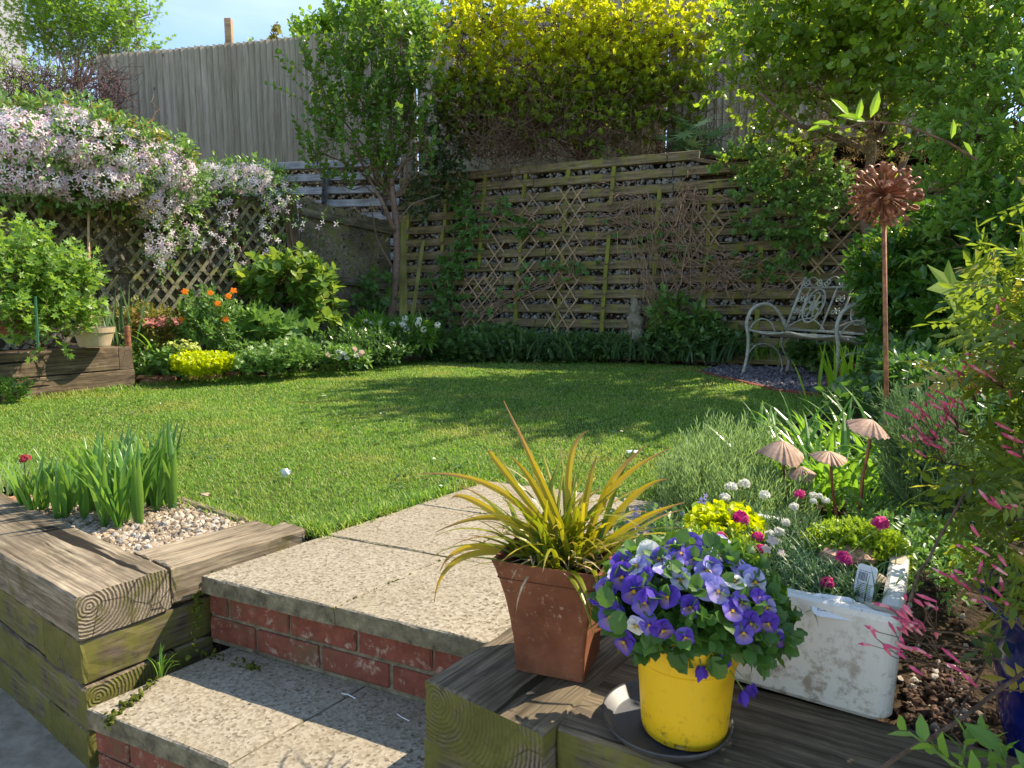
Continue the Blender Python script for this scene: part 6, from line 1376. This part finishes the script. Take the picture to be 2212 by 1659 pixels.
def thriftc(label,x,y,rx,ry,n,ln,heads,hc_,white=False):
    c=sk(x,y,zs_-.035);t=thing('thrift_plant',label,'flowering plant',c,'thrift plants in the sink');m=MB();P=c+np.stack([rng.normal(0,rx,n),rng.normal(0,ry,n),np.zeros(n)],1)
    blades(m,P,rng.uniform(0,6.28,n),rng.uniform(.1,1.1,n),rng.uniform(*ln,n),.0028,rng.uniform(.4,1.9,n),seg=5);m.build('leaves',L['thrift'],t)
    for px,py,Yh,r in heads:
        p=atY(px,py,Yh);w=MB();w.tube(wig(c+rng.normal(0,.02,3)*[1,1,0],p,8,.06),.0011,4);w.build('flower_stem',M['stem'],t)
        m=MB();nq=46;dd=nrm(rng.normal(0,1,(nq,3)));dd[:,2]=np.abs(dd[:,2])*.9-.15;Q=p+dd*r*.8;cols=[(.72,.04,.26),(.60,.03,.22),(.82,.14,.38)] if not hc_ else [(.84,.83,.78),(.76,.75,.66)];flowers(m,Q,nrm(dd+rng.normal(0,.25,dd.shape)),r*.62,cols,5,.9);m.build('flower_head',M['petal'],t)
    return t
thriftc('front thrift with magenta pompom flowers near the plant labels',.13,.13,.045,.045,620,(.04,.09),[(1902,1131,1.42,.017),(1822,1206,1.32,.015),(1787,1260,1.26,.013)],False)
thriftc('middle thrift with several magenta heads leaning over the violas',.26,.22,.05,.05,620,(.04,.09),[(1600,1120,1.5,.018),(1558,1162,1.45,.014),(1643,1187,1.42,.012),(1637,1160,1.45,.012),(1727,1068,1.6,.012)],False)
thriftc('white flowered thrift at the back left of the sink',.33,SD_-.05,.04,.03,300,(.04,.08),[(1580,1052,1.68,.014),(1608,1045,1.7,.014),(1565,1075,1.66,.013),(1652,1070,1.62,.013),(1555,1120,1.6,.02),(1525,1133,1.6,.016),(1537,1188,1.5,.013),(1580,1110,1.62,.014)],True)
thriftc('cream budded thrift at the back centre of the sink',.20,SD_-.10,.03,.03,200,(.03,.07),[(1756,1070,1.6,.009),(1770,1072,1.6,.008),(1757,1083,1.58,.008),(1784,1082,1.58,.009),(1715,1095,1.5,.010),(1665,1155,1.5,.012),(1683,1150,1.5,.012),(1676,1172,1.48,.012),(1698,1130,1.52,.010)],True)
thriftc('dark green grassy filler thrift in the centre of the sink without flowers',.20,.30,.06,.05,520,(.04,.10),[],False)
c=sk(.10,.285,zs_-.006);V,F=ICO2;V=V*[.062,.04,.020];V=V*(1+.12*np.sin(V[:,[0]]*90)+.1*np.sin(V[:,[1]]*70+1))+rng.normal(0,.0022,V.shape);o=MB().add(V+c,F).build('pink_stone',M['pinkstone'],None);tag(o,'flat pink granite stone lying among the plants in the sink','stone')
c=sk(.055,.19,zs_-.015);V,F=ICO2;V=V*[.022,.025,.016]+rng.normal(0,.002,V.shape);o=MB().add(V+c,F).build('pale_stone',M['flint'],None);tag(o,'small pale rough stone by the chipped right rim of the sink','stone')
# small pink rockfoil flowers
t=thing('rock_pink','tiny pale pink open flowers on low stems in the middle of the sink','flower',sk(.25,.2,zs_-.035));m=MB();w=MB()
for x,y in [(1688,1195),(1656,1186),(1700,1230),(1668,1168)]:
    p=atY(x,y,1.38);m=MB();flowers(m,p[None],nrm(np.array([[.1,-.7,.7]])),.012,[(.82,.68,.68)],5,.95);m.build('flower',M['petal'],t);w.tube(wig(sk(.25,.2,zs_-.035),p,5,.05),.0009,4)
w.build('stems',M['stem'],t)
# plant labels with print
def label(lab,px,py,Y,w_,h_,rz,tilt,lines):
    c=atY(px,py,Y);t=thing('plant_label',lab,'plant label',c);ex_=np.array([math.cos(rz),math.sin(rz),0]);nv=nrm(np.array([math.sin(rz),-math.cos(rz),0])+[0,0,tilt]);ey_=nrm(np.cross(nv,ex_))*-1;ey_=ey_ if ey_[2]>0 else -ey_;nv=nv if nv[1]<0 else -nv
    # rounded card
    P=[];r=w_*.18
    for cx,cy,a0 in ((w_/2-r,r-h_/2,-PI/2),(w_/2-r,h_/2-r,0),(-w_/2+r,h_/2-r,PI/2),(-w_/2+r,-h_/2+r,PI)):
        for a in np.linspace(a0,a0+PI/2,5):P.append((cx+r*math.cos(a),cy+r*math.sin(a)))
    P=np.array(P);A=c+P[:,[0]]*ex_+P[:,[1]]*ey_;n=len(A);V=np.concatenate([A+nv*.0005,A-nv*.0005]);F=[list(range(n)),list(range(n,2*n))[::-1]]+[[i,(i+1)%n,(i+1)%n+n,i+n] for i in range(n)];MB().add(V,F).build('card',M['card'],t)
    m=MB();y=h_*.34
    for ln in lines:
        if ln=='bars':
            x=-w_*.38
            while x<w_*.05:
                bw_=rng.uniform(.0006,.0016);q=[(x,y),(x+bw_,y),(x+bw_,y-h_*.22),(x,y-h_*.22)];m.add([c+a*ex_+b*ey_+nv*.0009 for a,b in q],[[0,1,2,3]]);x+=bw_+rng.uniform(.0006,.0012)
            y-=h_*.28
        else:
            x=-w_*.38
            while x<w_*.36*ln:
                bw_=rng.uniform(.002,.006);q=[(x,y),(x+bw_,y),(x+bw_,y-.0013),(x,y-.0013)];m.add([c+a*ex_+b*ey_+nv*.0009 for a,b in q],[[0,1,2,3]]);x+=bw_+.0012
            y-=.0032
    m.build('print',M['ink'],t);return t
label('white printed plant label lying at the front inner rim of the sink',1802,1311,1.175,.075,.045,-.35,1.2,['bars',.9,.8,1,.9,.7])
label('white printed plant label standing against the right rim of the sink',1868,1262,1.24,.036,.072,-.9,.3,[.6,'bars',.9,1,.8,1,.9,1,.7,.9,.8])
# ---------------------------------------------------------------- blue pot and jasmine at the right
bc=np.array([.985,1.03,-.07]);t=thing('blue_pot','glossy cobalt blue glazed pot at the right frame edge','plant pot',bc)
m=MB();hb=.36;m.lathe([(0,0),(.12,0),(.125,.01),(.16,.14),(.178,.26),(.182,hb-.035),(.20,hb-.02),(.205,hb-.006),(.198,hb),(.185,hb-.006),(.172,hb-.03),(.165,hb-.06),(0,hb-.06)],bc,72);m.build('pot',M['blueglaze'],t,smooth=True)
m=MB();m.lathe([(0,hb-.05),(.165,hb-.05)],bc,32);m.build('compost',M['soil'],t)
LPIN=[]
def pinn(n=7):
    V=[];F=[];s=[0.0];
    for k in range(n):
        if k==n-1:o_=np.array([0,.62,0]);d=np.array([0,.42,-.06])
        else:
            y=.16+.16*(k//2);sg=1 if k%2 else -1;o_=np.array([0,y,0]);d=np.array([sg*.30,.13,-.04])
        dn=nrm(d);sx_=nrm(np.cross(dn,[0,0,1]))*.075;b=len(V);V+=[o_,o_+d*.45-sx_+[0,0,.02],o_+d,o_+d*.45+sx_+[0,0,.02],o_+d*.5];F+=[[b,b+4,b+1],[b+1,b+4,b+2],[b+4,b+3,b+2],[b,b+3,b+4]]
    return T_(V,F)
PIN=pinn()
jb=[(np.array([.98,1.02,.42]),np.array([.16,.16,.22]),1.2),(np.array([1.0,1.0,.30]),np.array([.09,.09,.10]),.4),(np.array([1.02,1.15,.66]),np.array([.16,.13,.20]),1.2),(np.array([1.12,1.15,.36]),np.array([.16,.14,.18]),.8),(np.array([.80,.86,-.02]),np.array([.07,.06,.05]),.12),(np.array([1.20,1.10,.85]),np.array([.16,.13,.20]),.8)]
t=plant('jasmine','sprawling jasmine with pinnate leaves and pink bud clusters over the blue pot','climber',bc+[0,0,hb-.06],jb,560,5,PIN,.078,L['jas'],M['stem'],L=.14,ang=1.0,up=.2,shell=.15,tw=.0012,limr=.0035)
m=MB();w=MB()
PKB=M.setdefault('bud',rndmat('pink_bud',[(0,(.50,.05,.14)),(.6,(.66,.12,.22)),(1,(.75,.36,.34))],.6,.3,False,False))
for x,y,Yj,n in [(1990,915,1.25,16),(2045,900,1.2,14),(2080,830,1.25,12),(2010,965,1.2,9),(2140,800,1.15,12),(2190,700,1.2,10),(1950,1355,.93,15),(1985,1330,.92,12),(1940,1395,.92,8),(1990,1380,.93,8),(2130,1215,.98,6),(2090,1250,.98,5),(2170,1290,.95,6),(2030,1450,.9,4),(2160,1080,1.0,6),(2200,960,1.0,8)]:
    m=MB();c=atY(x,y,Yj);s0=c+np.array([.04,.02,-.035])
    D=nrm(rng.normal(0,.33,(n,3))+[-.75,-.1,.55]);ln=rng.uniform(.016,.032,n);st=c+rng.normal(0,.016,(n,3));cyl(m,st,st+D*ln[:,None]*.65,.0013,.0028,6);cyl(m,st+D*ln[:,None]*.65,st+D*ln[:,None],.0028,.0006,6)
    for q in range(n):w.tube(np.array([s0,(s0+st[q])/2+rng.normal(0,.004,3),st[q]]),.0007,3,cap=False)
    w.tube(wig(c+[.16,.05,-.06],s0,5,.06),.0013,4,cap=False);m.build('bud_cluster',PKB,t)
w.tube(wig(atY(1880,1680,.86),atY(2230,1440,.95),9,.02),.0032,6);w.tube(wig(atY(2212,1360,.95),atY(2060,1240,1.0),8,.05),.002,5);w.tube(wig(atY(1965,1300,1.0),atY(2110,1010,1.15),8,.03),.0024,6)
for q in range(16):w.tube(wig(bc+[rng.normal(0,.05),rng.normal(0,.05),hb-.05],jb[rng.integers(0,5)][0]+rng.normal(0,.1,3),10,.2),.0016,4,cap=False)
w.build('twining_stems',M['twig'],t)
# out of focus twig in front
t=thing('overhanging_twig','thin out of focus leafy twig reaching in from the right near the camera','twig',atY(2220,330,1.0));m=MB();w=MB()
Q=[atY(x,y,1.0+.0*x) for x,y in [(2110,345),(2085,330),(2050,308),(1960,270),(1880,262),(1820,278),(1770,270)]];w.tube(np.array(Q),np.linspace(.0022,.0010,7),5);w.build('stem',M['twig'],t)
for x,y,dx_,dy_,s_ in [(1870,262,-.9,.25,.05),(1835,250,-.7,.7,.045),(1800,268,-1,.1,.035),(1880,255,.3,1,.05),(1850,262,.2,.9,.04),(2055,300,.1,1,.035),(2080,305,.5,-.6,.035),(1780,272,-.8,-.2,.03)]:
    place(m,LEAF,atY(x,y,1.0)[None],nrm(np.array([[dx_,0,dy_]])),nrm(np.array([[.1,-.8,.4]])),np.array([s_*.8]),None,None,wid=.7)
m.build('leaves',L['iris'],t)
# fig
t=thing('fig_tree','fig branch with big bright lobed leaves entering at the right edge','tree',np.array([1.9,1.6,-.02]));m=MB();w=MB()
for x,y,Yf,s_,dx_,dz_,mt in [(2140,640,1.55,.15,-.75,.35,0),(2060,615,1.6,.13,-.8,-.1,0),(2085,670,1.6,.11,-.9,-.25,0),(2190,600,1.5,.15,-.3,.6,1),(2200,690,1.5,.13,-.5,-.5,1),(2228,190,1.3,.11,-.2,-.9,1),(2230,560,1.5,.15,-.4,.8,0)]:
    p=atY(x+35,y,Yf);place(m,LFIG,p[None],nrm(np.array([[dx_,-.15,dz_]])),nrm(np.array([[.2,-.75,.55]])),np.array([s_]));w.tube(wig(atY(2290,760,1.6),p,6,.06),.0035,5,cap=False)
m.build('leaves',L['fig'],t);w.tube(wig(np.array([1.9,1.6,-.02]),atY(2290,760,1.6),6,.05),.008,6);w.build('branches',M['stem'],t)
# leafy plant at the very bottom right
plant('hellebore_plant','broad leaved plant at the bottom right corner beside the blue pot','plant',at(2130,1690,-.05),[bl(2110,1690,.80,50,10,.04),bl(2195,1680,.82,40,14,.04)],14,6,LEAF,.038,L['currant'],M['stem'],L=.05,ang=1.0,up=.5,shell=.2,limr=.002)
m=MB();Q=inpoly([at(x,y,0)[:2] for x,y in [(1955,1460),(2090,1380),(2120,1659),(2060,1640),(1940,1590)]],520);stones(m,np.concatenate([Q,np.full((len(Q),1),-.01)],1),rng.uniform(.004,.013,len(Q)),.6,.25);o=m.build('corner_gravel',M['clod'],None);o['kind']='stuff'
# litter on the sleeper and step
for x,y,z,l in [(1150,1545-10,ZR,'dry curled leaf scrap on the sleeper before the terracotta pot')]:
    c=at(1135,1500,ZR+.002);m=MB();place(m,LEAF,c[None],np.array([[1,.2,.1]]),np.array([[0,0,1.]]),np.array([.02]));o=m.build('dry_leaf',M['straw'],None);tag(o,l,'leaf')
c=at(738,1500,-.207);d=at(768,1512,-.207);o=MB().tube(wig(c,d,6,.12)+[0,0,.003],.0012,5).build('dry_stalk',M['card'],None);tag(o,'bleached curved stalk lying on the shaded lower step','stalk')
c=at(858,1545,-.207);d=at(884,1560,-.207);o=MB().tube(wig(c,d,5,.05)+[0,0,.003],.0010,5).build('dry_stalk',M['card'],None);tag(o,'short straight bleached stalk at the right of the lower step','stalk')
# white stone slab upright at right
c=at(2085,870,0);m=MB();m.bbox((-.05,-.02,0),(.05,.02,.22),.008,.5,.003);o=m.build('white_stone',M['white'],None,frame=(fr([1,.2,0],(0.15,0,1)),c));tag(o,'upright pale stone slab half hidden by the pink jasmine buds','stone')

# moss and grit in the slab joints
m=MB()
for i in range(3):
    for j_ in range(4):
        for vec in (U,Vv):
            p=A0+U*i+Vv*j_
            if j_==0 and vec is U:continue
            if (i==0 and vec is Vv) or (j_==3 and vec is U):k_=10
            else:k_=int(rng.integers(8,34))
            tt=np.clip(rng.beta(1.2,1.2,(k_,1)),0,1);Q=p+vec*tt+rng.normal(0,.0035,(k_,2));Q=Q[np.abs(Q[:,0])<3]
            stones(m,np.concatenate([Q,np.full((len(Q),1),-.002)],1),rng.uniform(.0018,.0048,len(Q)),.6,.35)
o=m.build('joint_moss',simple('joint_moss',(.05,.06,.012),(.20,.20,.05),60,1,.1,1,.003),None,org=(0,2,0));tag(o,kind='stuff')
